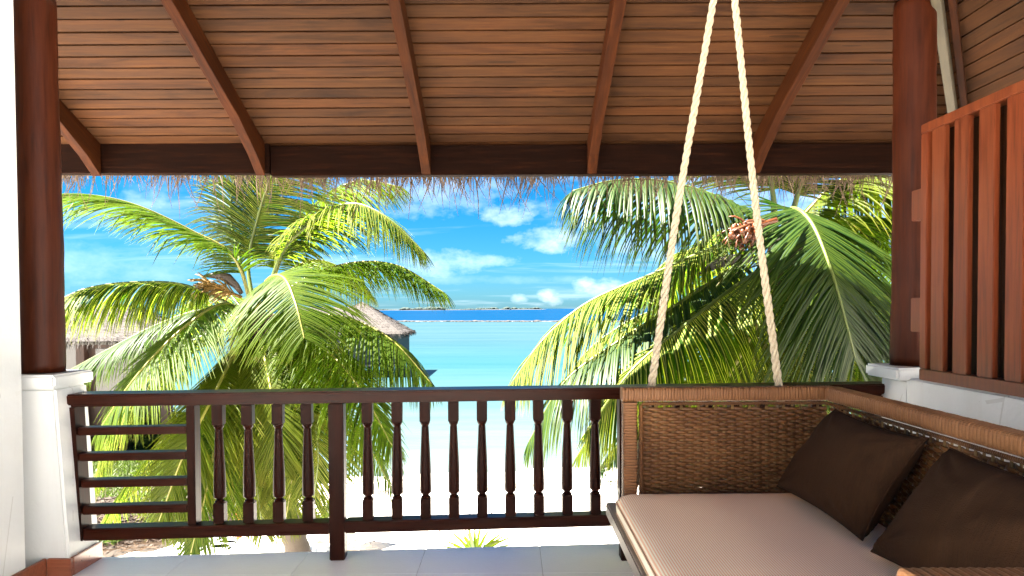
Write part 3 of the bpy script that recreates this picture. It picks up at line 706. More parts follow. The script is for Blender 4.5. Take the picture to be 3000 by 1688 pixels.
def wrapped(A, B, w, h, up, pitch=.0145, jit=0):   # rounded bar wound with strap: shallow ridge for each turn
    A, B = Vector(A), Vector(B); L = (B - A).length; ex = (B - A).normalized(); M = frame(A, ex, Vector(up).cross(ex))
    n = max(2, round(L / pitch)); p = L / n; vs, fs = [], []; sec = []
    K = 20
    for k in range(K):
        a = 2 * math.pi * k / K; c, s = math.cos(a), math.sin(a); e = .45
        sec.append((abs(c) ** e * (1 if c > 0 else -1) * w / 2, abs(s) ** e * (1 if s > 0 else -1) * h / 2))
    rgx = random.Random(int(L * 1000))
    rings = []
    for i in range(n):
        lift = rgx.uniform(.0, .0012); sk = rgx.uniform(-.0015, .0015)
        for t, d in ((.03, -.0050), (.16, .0), (.5, .0010), (.84, .0), (.97, -.0050)): rings.append(((i + t) * p, d + lift, sk))
    for x, d, sk in rings:
        for (a, b) in sec:
            l = math.hypot(a, b) or 1; vs.append(Vector((x + sk * (a / w) * 2, a + a / l * d, b + b / l * d)))
    for i in range(len(rings) - 1):
        for k in range(K): k2 = (k + 1) % K; fs.append((i * K + k, i * K + k2, (i + 1) * K + k2, (i + 1) * K + k))
    fs.append(tuple(range(K))[::-1]); fs.append(tuple((len(rings) - 1) * K + k for k in range(K)))
    return [M @ v for v in vs], fs
def rim(A, B, w, h, up, name='rim'):
    vf = wrapped(A, B, w, h, up); return bp(mesh_obj(name, vf[0], vf[1], m_wrap, None, False))
RW, RH = .085, .072
rim((XA + .001, YF + .03, ZT - RH / 2), (XB + .06, YF + .03, ZT - RH / 2), RW, RH, (0, 0, 1))
rim((XA + RW / 2, YF + .03, ZT - RH - .002), (XA + RW / 2, YF + .03, .443), RH, RW, (0, 1, 0))
vf_ = wrapped((XB + .045, YF - .014, ZT - RH / 2 + .001), (XB + .045, .99, ZT - RH / 2 + .001), RW, RH, (0, 0, 1), .019); bp(mesh_obj('rim', vf_[0], vf_[1], m_wrap, None, False))
rim((.598, .985 + .03, ZT - RH / 2), (XB + .0, .985 + .03, ZT - RH / 2), RW, RH, (0, 0, 1))
rim((.598 + RW / 2, 1.015, ZT - RH - .002), (.598 + RW / 2, 1.015, .443), RH, RW, (0, 1, 0))
def weave(O, ex, nrm, L, z0, z1):
    ex = Vector(ex).normalized(); nrm = Vector(nrm).normalized(); O = Vector(O)
    sp = .0425; ns = int(L / sp); sp = L / ns; rp2 = .0132; nr = int((z1 - z0 - .016) / rp2); st = MB(); we = MB()
    rgw = random.Random(int(L * 77))
    for i in range(ns + 1):
        for dd in (-.0035, .0035):
            a = O + ex * min(max(i * sp + dd, .003), L - .003); st.add(tube([a + Vector((0, 0, z0)), a + Vector((0, 0, z1))], .0032, 5))
    sub = 6
    for j in range(nr):
        z = z0 + (j + .5) * rp2; vs, fs = [], []; N = ns * sub; ph = rgw.uniform(-.15, .15)
        dz0 = rgw.uniform(-.001, .001)
        for i in range(N + 1):
            x = i / N * L; th = math.pi * x / sp
            s = math.cos(th) * (1 if j % 2 else -1)
            off = math.copysign(abs(s) ** .7, s) * .0062
            zz2 = z + dz0 + .0022 * math.sin(th + math.pi * (j % 2)) + .0015 * mnoise.noise(Vector((x * 14, j * .7, L)))
            c = O + ex * x + nrm * off + Vector((0, 0, zz2)); ra, rb = .0046, .0097
            for (a, b) in ((0, 1), (.8, .5), (.8, -.5), (0, -1), (-.8, -.5), (-.8, .5)): vs.append(c + nrm * (a * ra) + Vector((0, 0, b * rb)))
        for i in range(N):
            for k in range(6): k2 = (k + 1) % 6; fs.append((i * 6 + k, i * 6 + k2, (i + 1) * 6 + k2, (i + 1) * 6 + k))
        we.add((vs, fs))
    bp(st.build('stake', m_stake, smooth=True))['kind'] = 'stuff'
    o = bp(we.build('woven_panel', m_weave, smooth=True)); o['kind'] = 'stuff'; o['label'] = 'basket-woven brown rattan panel'
weave((XA + RW + .004, YF + .02, 0), (1, 0, 0), (0, -1, 0), XB - XA - RW + .02, .46, ZT - RH - .012)
weave((XB + .035, YF - .02, 0), (0, -1, 0), (-1, 0, 0), YF - 1.06, .46, ZT - RH - .012)
def braid(pts, r, pitch, name='braid'):
    pts = [Vector(p) for p in pts]; mb = MB(); segs = []
    L = sum((pts[i + 1] - pts[i]).length for i in range(len(pts) - 1)); N = int(L / pitch * 8)
    P = []
    for i in range(N + 1):
        s = L * i / N; q = s; k = 0
        while k < len(pts) - 2 and q > (pts[k + 1] - pts[k]).length: q -= (pts[k + 1] - pts[k]).length; k += 1
        t = (pts[k + 1] - pts[k]).normalized(); P.append((pts[k] + t * q, t))
    for h in range(3):
        c = []
        for i, (p, t) in enumerate(P):
            a = t.orthogonal().normalized() if abs(t.z) < .9 else Vector((1, 0, 0)); a = Vector((0, 0, 1)) if abs(t.z) < .9 else Vector((1, 0, 0)); b = t.cross(a)
            th = 2 * math.pi * (i / 8 + h / 3); c.append(p + a * math.cos(th) * r * .6 + b * math.sin(th) * r * .6)
        mb.add(tube(c, r * .55, 5))
    return bp(mb.build(name, m_weave, smooth=True))
braid([(XA + RW + .012, YF - .006, .46), (XA + RW + .012, YF - .006, ZT - RH - .022), (XA + RW + .022, YF - .006, ZT - RH - .010), (XB + .01, YF - .006, ZT - RH - .010)], .0085, .03)
braid([(XB + .012, YF - .02, ZT - RH - .010), (XB + .012, 1.07, ZT - RH - .010)], .0085, .03)
def rope_mat():
    M = Mat('cream_rope'); v = M.coord('Object', rnd=False); n = M.noise(v, 60, 4, .7); M.base(M.ramp(n, (.3, (0.3292, 0.2646, 0.1733)), (.7, (0.4541, 0.3916, 0.2827)))); M.rough(.85); M.bump(n, .6, .004); return M.m
m_rope = rope_mat()
def rope(A, B, r0, r1, sag=0):
    A, B = Vector(A), Vector(B); t = (B - A).normalized(); a = t.orthogonal().normalized(); b = t.cross(a); L = (B - A).length
    pitch = .150; N = int(L / pitch * 18); mb = MB()
    for h in range(3):
        c, rr = [], []
        for i in range(N + 1):
            f = i / N; R_ = (r0 + (r1 - r0) * f) * (1 + .03 * math.sin(f * 40)); th = 2 * math.pi * (L * f / pitch + h / 3)
            c.append(A + (B - A) * f + b * 0 + Vector((.006 * math.sin(f * 9), 0, 0)) + (a * math.cos(th) + b * math.sin(th)) * R_ * .56); rr.append(R_ * .54)
        mb.add(tube(c, rr, 10))
    return bp(mb.build('rope', m_rope, smooth=True))
YB = 3.565
pA, pB = at(1905, 1128, YB), at(2278, 1135, YB)
tA, tB = at(2087, 0, 3.45), at(2149, 0, 3.45)
def ext(lo, hi):
    d = hi - lo; return lo + (lo - hi) * ((lo.z - .46) / d.z), lo + d * ((3.45 - lo.z) / d.z)
for lo, hi in ((pA, tA), (pB, tB)):
    A_, B_ = ext(lo, hi); A_.y = min(A_.y, 3.75); rope(A_, B_, .0205, .0155)

# ------------------------------------------------------------------ cushions
def cushion_mat():
    M = Mat('striped_fabric'); v = M.coord('Object', rnd=False); s = M.n('ShaderNodeSeparateXYZ'); M.link(v, s.inputs[0])
    a = M.math('SINE', M.math('MULTIPLY', s.outputs[0], 2 * math.pi / .0098)); b = M.math('SINE', M.math('MULTIPLY', s.outputs[1], 2 * math.pi / .006))
    f = M.n('ShaderNodeMapRange'); f.inputs['From Min'].default_value = -.5; f.inputs['From Max'].default_value = .5; M.link(a, f.inputs['Value'])
    n = M.noise(v, 5, 4, .6)
    c = M.mix(f.outputs[0], (.88, .50, .30), (.97, .90, .68)); c = M.mix(M.math('MULTIPLY', M.math('ADD', b, 1), .10), c, (.80, .70, .58)); c = M.mix(M.math('MULTIPLY', n, .1), c, (.80, .60, .42))
    M.base(c); M.rough(.85); M.b.inputs['Specular IOR Level'].default_value = .1; M.bump(M.math('ADD', a, M.math('MULTIPLY', b, .5)), .25, .0012); return M.m
m_cush = cushion_mat(); m_pipe = plain('cushion_piping', (.62, .42, .26), .8)
def seat_cushion():
    x0, x1, y0, y1, z0, z1 = .508, 1.60, 1.07, 3.425, .4445, .545; nx_, ny_ = 40, 80; vs = []; idx = {}
    def sup(t): return t
    vs, fs = [], []
    cx0, cy0 = (x0 + x1) / 2, (y0 + y1) / 2; hx_, hy_ = (x1 - x0) / 2, (y1 - y0) / 2; rc = .055; K = 12
    # perimeter rings: rounded rectangle swept through a bulging side profile, then a domed top
    def ring(inset, z):
        pts = []; hw, hh = hx_ - inset, hy_ - inset; r = min(max(rc + .03 - inset * .6, .02), hw * .6); per = []
        for (sx_, sy_, a0) in ((1, 1, 0), (-1, 1, 90), (-1, -1, 180), (1, -1, 270)):
            for i in range(K + 1):
                a = R(a0 + 90 * i / K); per.append((cx0 + sx_ * (hw - r) + r * math.cos(a), cy0 + sy_ * (hh - r) + r * math.sin(a)))
        out = []
        n = len(per)
        for i in range(n):
            p, q = per[i], per[(i + 1) % n]; d = math.hypot(q[0] - p[0], q[1] - p[1]); m = (50 if (i // (K + 1)) % 2 else 22) if i % (K + 1) == K else 1
            for k in range(m): t = k / m; out.append(Vector((p[0] + (q[0] - p[0]) * t, p[1] + (q[1] - p[1]) * t, z)))
        return out
    prof = [(.012, z0), (.002, z0 + .02), (0, z0 + .05), (.006, z0 + .072), (.018, z0 + .088), (.04, z1 - .002), (.08, z1 + .004), (.16, z1 + .008), (.28, z1 + .010), (.42, z1 + .011), (.49, z1 + .011)]
    rings = [ring(a, b) for a, b in prof]; n = len(rings[0])
    for r in rings:
        for p in r: q = p.copy(); q.z += .0015 * mnoise.noise(Vector((p.x * 6, p.y * 6, 0))); vs.append(q)
    for j in range(len(rings) - 1):
        for i in range(n): i2 = (i + 1) % n; fs.append((j * n + i, j * n + i2, (j + 1) * n + i2, (j + 1) * n + i))
    fs.append(tuple((len(rings) - 1) * n + i for i in range(n))); fs.append(tuple(range(n))[::-1])
    c = Vector((cx0, cy0, z0)); o = mesh_obj('seat_cushion', [v - c for v in vs], fs, m_cush, None, True, loc=c)
    for ii, zz_ in ((.004, z0 + .066), (.006, z0 + .012)):
        rr2 = [p - c for p in ring(ii - .003, zz_)]; rr2.append(rr2[0]); v2, f2 = tube(rr2, .004, 6, False); mesh_obj('piping', v2, f2, m_pipe, o, True)
    return o
tag(seat_cushion(), 'long red and cream striped mattress cushion lying in the wicker swing bed', 'cushion')

def pillow_mat():
    M = Mat('dark_brown_fabric'); v = M.coord('Object', (1, 1, 1)); vl = M.coord('Object', (260, 9, 9)); n = M.noise(vl, 1, 4, .7); n2 = M.noise(v, 4, 4, .6); n3 = M.noise(v, 300, 2, .5)
    c = M.ramp(n, (.3, (0.0135, 0.0051, 0.0018)), (.7, (0.0338, 0.0140, 0.0050))); c = M.mix(M.math('MULTIPLY', n2, .4), c, (0.0413, 0.0166, 0.0036))
    M.base(c); M.rough(.85); M.b.inputs['Specular IOR Level'].default_value = .15; M.bump(M.math('ADD', n, n3), .8, .004); return M.m
m_pillow = pillow_mat()
def pillow(c00, c10, c01, c11, label, seed):   # bottom-far, bottom-near, top-far, top-near corners
    c00, c10, c01, c11 = map(Vector, (c00, c10, c01, c11)); N = 44; vs, fs = [], []
    ctr = (c00 + c10 + c01 + c11) / 4; ex = ((c10 - c00) + (c11 - c01)).normalized(); ey = ((c01 - c00) + (c11 - c10)).normalized(); nz = ex.cross(ey).normalized()
    if nz.x > 0: nz = -nz                     # faces the camera side
    Wd = (c10 - c00).length; idx = []
    for side in (1, -1):
        for j in range(N + 1):
            for i in range(N + 1):
                a, b = i / N, j / N; A2_, B2_ = 2 * a - 1, 2 * b - 1
                pin = .08; aa = A2_ * (1 - pin * (1 - B2_ * B2_)); bb = B2_ * (1 - pin * (1 - A2_ * A2_)); a_, b_ = (aa + 1) / 2, (bb + 1) / 2
                p = c00 * (1 - a_) * (1 - b_) + c10 * a_ * (1 - b_) + c01 * (1 - a_) * b_ + c11 * a_ * b_
                th = (max(0, 1 - A2_ ** 2) ** .42) * (max(0, 1 - B2_ ** 2) ** .42)
                edge = 1 - th
                wr = mnoise.noise(Vector((A2_ * 2.2 + seed, B2_ * 2.2, side))) * .012 + edge * .010 * mnoise.noise(Vector((A2_ * 7 + seed, B2_ * 7, side * 2)))
                # creases fanning out of the corners
                for (ca1, cb1) in ((-1, -1), (1, -1), (-1, 1), (1, 1)):
                    dx, dy = A2_ - ca1, B2_ - cb1; rr_ = math.hypot(dx, dy); 
                    if .06 < rr_ < .9: wr += .011 * math.sin(math.atan2(dy, dx) * 13 + seed) * (1 - rr_ / .9) * min(1, rr_ * 4)
                vs.append(p + nz * side * (.112 * th + wr * (th ** .5)) + Vector((0, 0, -.006 * th)))
    n1 = (N + 1) ** 2
    for s in range(2):
        for j in range(N):
            for i in range(N):
                q = (s * n1 + j * (N + 1) + i, s * n1 + j * (N + 1) + i + 1, s * n1 + (j + 1) * (N + 1) + i + 1, s * n1 + (j + 1) * (N + 1) + i); fs.append(q if s else q[::-1])
    M = frame(ctr, ex, ey); Mi = M.inverted()
    o = mesh_obj('throw_pillow', [Mi @ v for v in vs], fs, m_pillow, None, True, rotm=M)
    tag(o, label, 'pillow', 'dark brown pillows on the swing bed')
    bm = bmesh.new(); bm.from_mesh(o.data); bmesh.ops.remove_doubles(bm, verts=bm.verts[:], dist=.0004); bmesh.ops.recalc_face_normals(bm, faces=bm.faces[:]); bm.to_mesh(o.data); bm.free()
    # piped seam round the edge
    ring = [(i / N, 0) for i in range(N)] + [(1, j / N) for j in range(N)] + [(1 - i / N, 1) for i in range(N)] + [(0, 1 - j / N) for j in range(N)] + [(0, 0)]
    P = []
    for a, b in ring:
        A2_, B2_ = 2 * a - 1, 2 * b - 1; pin = .08; aa = (A2_ * (1 - pin * (1 - B2_ ** 2)) + 1) / 2; bb = (B2_ * (1 - pin * (1 - A2_ ** 2)) + 1) / 2
        P.append(Mi @ (c00 * (1 - aa) * (1 - bb) + c10 * aa * (1 - bb) + c01 * (1 - aa) * bb + c11 * aa * bb))
    vs, fs = tube(P, .0035, 6); mesh_obj('piping', vs, fs, m_pillow, o, True)
    return o
pillow((1.285, 3.30, .60), (1.325, 2.57, .585), (1.50, 3.16, .995), (1.50, 2.465, .99), 'dark brown pillow nearer the far corner of the swing bed, leaning on the woven back', 1.0)
pillow((1.29, 2.44, .59), (1.33, 1.72, .585), (1.50, 2.33, .985), (1.50, 1.62, .985), 'dark brown pillow cut by the right edge, nearer the camera beside the wrapped armrest', 5.0)

# ------------------------------------------------------------------ palms
def catmull(P, n):
    P = [Vector(p) for p in P]; P = [P[0] * 2 - P[1]] + P + [P[-1] * 2 - P[-2]]; out = []
    segs = len(P) - 3
    for i in range(n + 1):
        s = i / n * segs; k = min(int(s), segs - 1); t = s - k; a, b, c, d = P[k:k + 4]
        out.append(.5 * ((2 * b) + (-a + c) * t + (2 * a - 5 * b + 4 * c - d) * t * t + (-a + 3 * b - 3 * c + d) * t ** 3))
    return out
TRI = [0]
def frond(root, pts, Lmax, kind='green', n=64, up=None, droop=.9, start=.16, rr=.028, seed=0, spread=1.0, w=.040, vee=-.12, sweep=.55, both=(1, 1), missing=.03):
    n = int(n * 1.6); w = w * .74; Lmax = Lmax * 1.2; droop = droop * .62
    rg = random.Random(seed * 31 + 5); P = catmull(pts, 60)
    cum = [0]
    for i in range(60): cum.append(cum[-1] + (P[i + 1] - P[i]).length)
    T_ = cum[-1]
    def samp(s):
        q = s * T_; k = 0
        lo, hi = 0, 60
        while hi - lo > 1:
            m = (lo + hi) // 2
            if cum[m] <= q: lo = m
            else: hi = m
        f = (q - cum[lo]) / max(1e-6, cum[lo + 1] - cum[lo]); return P[lo].lerp(P[lo + 1], f), (P[lo + 1] - P[lo]).normalized()
    inv = Matrix.Translation(-root.location)
    ctr = P[0]
    rb = tube([p - ctr for p in P], [rr * (1 - .86 * (i / 60) ** .8) + .002 for i in range(61)], 6)
    upv = Vector(up) if up else None
    mb = MB(); lastN = None; rad = (P[-1] - P[0]); rad.z = 0
    for side in (1, -1):
        if not both[0 if side > 0 else 1]: continue
        cl = rg.random()
        for i in range(n):
            if rg.random() < missing: continue
            s = start + (1 - start) * ((i + rg.uniform(-.2, .2)) / (n - 1)); s = min(max(s, start), .998)
            p, T = samp(s); g = (s - start) / (1 - start)
            N = (upv if upv else (Vector((0, 0, 1)) + rad.normalized() * .25)); N = (N - T * N.dot(T)).normalized(); S = T.cross(N).normalized() * side
            env = (.45 + .55 * min(1, g / .22)) * (1 - max(0, (g - .55) / .45) ** 1.6 * .68)
            L = Lmax * env * rg.uniform(.86, 1.05)
            clump = mnoise.noise(Vector((g * 9 + seed, side * 3, 0)))
            a = sweep * (.55 + .9 * g) + .18 * clump + rg.gauss(0, .05)
            d = (S * spread * math.cos(a) + T * math.sin(a) + N * (vee + .12 * clump + rg.gauss(0, .05))).normalized()
            ww = w * (.7 + .3 * env) * rg.uniform(.85, 1.1); sg = 5; q = p - ctr; vs, uv = [], []
            dr = droop * rg.uniform(.75, 1.3) * (1 + .35 * clump); brk = rg.random() < .12
            for k in range(sg + 1):
                t = k / sg; wk = ww * (1 - t ** 2.2) * (.45 + .55 * min(1, t * 6 + .1)) / 2 + .0006
                B = (d.cross(N)).normalized() * 1.0; Nl = B.cross(d).normalized()
                fold = .55 * wk
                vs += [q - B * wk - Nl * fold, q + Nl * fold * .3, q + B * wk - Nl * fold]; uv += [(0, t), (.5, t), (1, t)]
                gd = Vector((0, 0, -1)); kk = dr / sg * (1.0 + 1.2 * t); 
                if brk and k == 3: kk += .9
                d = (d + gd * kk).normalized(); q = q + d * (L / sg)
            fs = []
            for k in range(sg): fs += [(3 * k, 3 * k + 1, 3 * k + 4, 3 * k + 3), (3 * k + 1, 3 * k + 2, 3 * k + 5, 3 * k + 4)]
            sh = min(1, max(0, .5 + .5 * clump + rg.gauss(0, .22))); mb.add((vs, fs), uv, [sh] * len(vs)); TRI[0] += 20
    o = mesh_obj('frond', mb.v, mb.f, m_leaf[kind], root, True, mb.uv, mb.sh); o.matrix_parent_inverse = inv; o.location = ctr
    mrb = mesh_obj('midrib', rb[0], rb[1], m_rachis if kind in ('light', 'yellow') else m_rachis_g, o, True)
    return o
def trunk(root, pts, r0, r1, mat=None):
    P = catmull(pts, 90); rad = [r0 + (r1 - r0) * (i / 90) + .010 * (1 if i % 3 == 0 else 0) + (.10 * math.exp(-i / 5)) for i in range(91)]
    ctr = P[0]; vs, fs = tube([p - ctr for p in P], rad, 18); o = mesh_obj('trunk', vs, fs, m_trunk, root, True); o.matrix_parent_inverse = Matrix.Translation(-root.location); o.location = ctr; return o
def fibre(root, c, r, n, seed, L=.5):
    mb = MB(); rg = random.Random(seed)
    for i in range(n):
        a = rg.uniform(0, 2 * math.pi); z = rg.uniform(-.5, .35); p = Vector((math.cos(a) * r * rg.uniform(.5, 1), math.sin(a) * r * rg.uniform(.5, 1), z))
        d = Vector((math.cos(a), math.sin(a), rg.uniform(-1.2, .4))).normalized(); mb.add(blade(p, d, L * rg.uniform(.3, 1), rg.uniform(.008, .035), Vector((rg.gauss(0, .3), rg.gauss(0, .3), -1.2)), 4))
    vs, fs = tube([(0, 0, -.75), (0, 0, -.4), (0, 0, 0), (.02, 0, .3)], [r * .62, r * .95, r * .9, r * .4], 14); mb.add((vs, fs))
    o = mb.build('crown_fibre', m_fibre, root); o.matrix_parent_inverse = Matrix.Translation(-root.location); o.location = c; o['kind'] = 'stuff'; return o

def A3(lst): return [ats(*p) for p in lst]
# palm 1: left, about ten metres out
D1 = 9.5; C1 = ats(645, 775, D1)
P1 = empty('coconut_palm', (C1.x + .9, C1.y + .1, GZ), label='sunlit coconut palm left of centre with drooping bright fronds over the railing', cat='palm tree', group='coconut palms in front of the veranda')
trunk(P1, [(C1.x + .95, C1.y + .3, GZ - .3), (C1.x + .35, C1.y + .2, -1.5), (C1.x, C1.y + .05, C1.z - .35)], .19, .13)
fibre(P1, (C1.x, C1.y, C1.z - .25), .2, 150, 1, .8)
c = (645, 775, D1)
def c1(du, dv, dy=0): return (c[0] + du, c[1] + dv, D1 + dy)
F = [ # points, length, kind, kwargs
 ([c1(-5, 25), (590, 650, 9.2), (480, 580, 9.0), (330, 512, 8.7), (190, 488, 8.4), (90, 505, 8.2)], .95, 'light', dict(n=88, droop=.6, seed=1, start=.2, sweep=.8)),
 ([c1(-10, 20), (480, 722, 9.1), (350, 710, 8.8), (220, 725, 8.5), (120, 770, 8.3)], .85, 'green', dict(n=84, droop=1.7, seed=2, start=.24)),
 ([c1(-10, 40, .3), (520, 780, 10.0), (400, 815, 10.0), (270, 880, 9.8), (150, 945, 9.6)], .8, 'dark', dict(n=74, droop=1.3, seed=3, start=.2)),
 ([c1(-20, 30, -.2), (560, 765, 8.9), (450, 835, 8.4), (340, 950, 8.0), (250, 1080, 7.8)], .92, 'light', dict(n=92, droop=.55, seed=4, start=.12, rr=.034)),
 ([c1(-10, -20), (625, 660, 9.6), (650, 540, 9.5), (690, 420, 9.1), (730, 330, 8.6)], .95, 'green', dict(n=84, up=(0.1, -1, .15), droop=.35, seed=5, start=.22, rr=.034, sweep=.5)),
 ([c1(-15, -10, .2), (600, 640, 10.0), (580, 540, 10.1), (590, 450, 10.0), (620, 350, 9.8)], .9, 'dark', dict(n=70, up=(-.4, -1, .1), droop=.6, seed=6, start=.3)),
 ([c1(20, -10), (710, 635, 9.5), (790, 555, 9.3), (880, 512, 9.1), (970, 545, 8.9), (1065, 632, 8.8)], .88, 'green', dict(n=96, droop=.9, seed=7, start=.2, rr=.03)),
 ([c1(20, 0, .3), (720, 620, 10.2), (800, 510, 10.2), (900, 455, 10.2), (1010, 470, 10.1)], .85, 'yellow', dict(n=78, droop=1.0, seed=8, start=.2)),
 ([c1(30, 0, .1), (760, 705, 9.8), (880, 662, 9.8), (1000, 668, 9.8), (1120, 738, 9.7)], .80, 'light', dict(n=88, droop=.9, seed=9, start=.2)),
 ([c1(0, 0, -.3), (672, 705, 8.6), (712, 698, 8.1), (742, 760, 7.7), (765, 850, 7.5)], .95, 'light', dict(n=64, up=(.1, -.7, .7), droop=.75, seed=10, start=.25, rr=.03, sweep=.4)),
 ([c1(25, 20, .1), (780, 790, 9.0), (890, 805, 8.7), (990, 860, 8.5), (1085, 965, 8.4)], .95, 'light', dict(n=92, droop=1.3, seed=11, start=.14)),
 ([c1(25, 45, 0), (740, 835, 9.0), (830, 890, 8.5), (910, 985, 8.2), (985, 1120, 8.0)], .9, 'light', dict(n=80, droop=.9, seed=12, start=.14)),
 ([c1(5, 50, -.2), (658, 860, 8.9), (672, 930, 8.5), (690, 1040, 8.2), (700, 1160, 8.1)], .85, 'yellow', dict(n=74, up=(0, -1, .35), droop=.3, seed=13, start=.12, rr=.036, sweep=.75)),
 ([c1(-20, 60, 0), (585, 900, 8.9), (530, 1010, 8.4), (460, 1150, 8.1), (400, 1310, 8.0)], .9, 'yellow', dict(n=84, up=(-.3, -1, .4), droop=.35, seed=14, start=.1, rr=.034, sweep=.7)),
 ([c1(15, 60, 0), (720, 900, 8.9), (775, 1010, 8.5), (800, 1130, 8.3), (790, 1250, 8.3)], .85, 'green', dict(n=74, up=(.3, -1, .4), droop=.4, seed=15, start=.1, sweep=.7)),
 ([c1(-5, 70, .1), (600, 930, 9.0), (550, 1080, 8.6), (520, 1230, 8.3), (480, 1390, 8.2)], .85, 'light', dict(n=84, up=(-.1, -1, .3), droop=.3, seed=16, start=.1, sweep=.8)),
 ([c1(-30, 50, .2), (500, 850, 9.6), (380, 940, 9.4), (290, 1060, 9.2), (235, 1210, 9.1)], .9, 'green', dict(n=80, droop=1.0, seed=17, start=.12)),
 ([c1(10, 60, .2), (745, 960, 9.3), (850, 1040, 9.1), (930, 1130, 9.0), (985, 1230, 9.0)], .8, 'light', dict(n=74, droop=1.0, seed=18, start=.14)),
 ([c1(15, 5, .6), (720, 690, 10.8), (790, 655, 11.2), (870, 680, 11.6), (930, 740, 11.9)], .8, 'yellow', dict(n=64, droop=1.2, seed=19)),
 ([c1(-15, 30, .6), (560, 730, 10.8), (500, 770, 11.4), (440, 860, 11.8), (400, 980, 12)], .8, 'green', dict(n=60, droop=1.2, seed=20)),
 ([c1(0, 60, .4), (640, 930, 9.8), (630, 1080, 9.7), (610, 1250, 9.6)], .85, 'green', dict(n=70, up=(0, -1, .3), droop=.4, seed=21, sweep=.8, start=.1)),
 ([c1(20, 50, .5), (760, 870, 10.2), (880, 930, 10.2), (960, 1040, 10.2), (1010, 1170, 10.2)], .8, 'green', dict(n=64, droop=1.2, seed=22)),
 ([c1(-20, 60, .4), (540, 960, 9.8), (440, 1070, 9.7), (340, 1190, 9.6), (260, 1310, 9.6)], .9, 'green', dict(n=64, droop=.8, seed=23, start=.1)),

 ([c1(-5, 55, .1), (625, 900, 9.0), (615, 1040, 8.7), (640, 1180, 8.6), (660, 1330, 8.6)], .9, 'green', dict(n=80, up=(0, -1, .3), droop=.35, seed=24, start=.1, sweep=.8)),
 ([c1(5, 55, .1), (680, 900, 9.0), (720, 1040, 8.7), (735, 1180, 8.6), (720, 1300, 8.6)], .9, 'yellow', dict(n=80, up=(.1, -1, .3), droop=.35, seed=25, start=.1, sweep=.8)),
]
for pts, L, kind, kw in F:
    if pts[0][1] < c[1] - 15 or True: frond(P1, A3(pts), L, kind, **kw)
def inflorescence(root, base, d, L, n, seed, mat, spathe=True):
    mb = MB(); rg = random.Random(seed); d = Vector(d).normalized()
    for i in range(n):
        s = rg.uniform(.15, .8); p = d * (L * s); a = Vector((rg.gauss(0, .5), rg.gauss(0, .5), rg.gauss(0, .5)))
        dd = (d + a * .8).normalized(); pts = [p]
        for k in range(4): dd = (dd + Vector((0, 0, -.22)) + Vector((rg.gauss(0, .12), rg.gauss(0, .12), rg.gauss(0, .12)))).normalized(); pts.append(pts[-1] + dd * L * .13)
        mb.add(tube(pts, [.011, .012, .010, .009, .005], 5))
    mb.add(tube([(0, 0, 0), d * L * .9], [.025, .01], 6))
    o = mb.build('flower_spray', mat, root, True); o.matrix_parent_inverse = Matrix.Translation(-root.location); o.location = base; o['kind'] = 'stuff'
    if spathe:
        side = d.cross(Vector((0, 1, 0))).normalized(); pts = [d * (L * t) + side * (-.12 * math.sin(t * 3.1)) for t in (0, .2, .45, .7, .9, 1.05)]
        vs, fs = tube(pts, [.03, .05, .07, .055, .03, .004], 8); vs = [Vector((v.x, v.y * .5, v.z)) for v in vs]
        o = mesh_obj('spathe', vs, fs, m_spathe, root, True); o.matrix_parent_inverse = Matrix.Translation(-root.location); o.location = base + Vector((0, 0, .05))
b1 = ats(608, 748, D1 - .15); e1 = ats(505, 690, D1 - .3)
inflorescence(P1, b1, e1 - b1 + Vector((0, 0, -.08)), (e1 - b1).length * .95, 60, 3, m_flower)

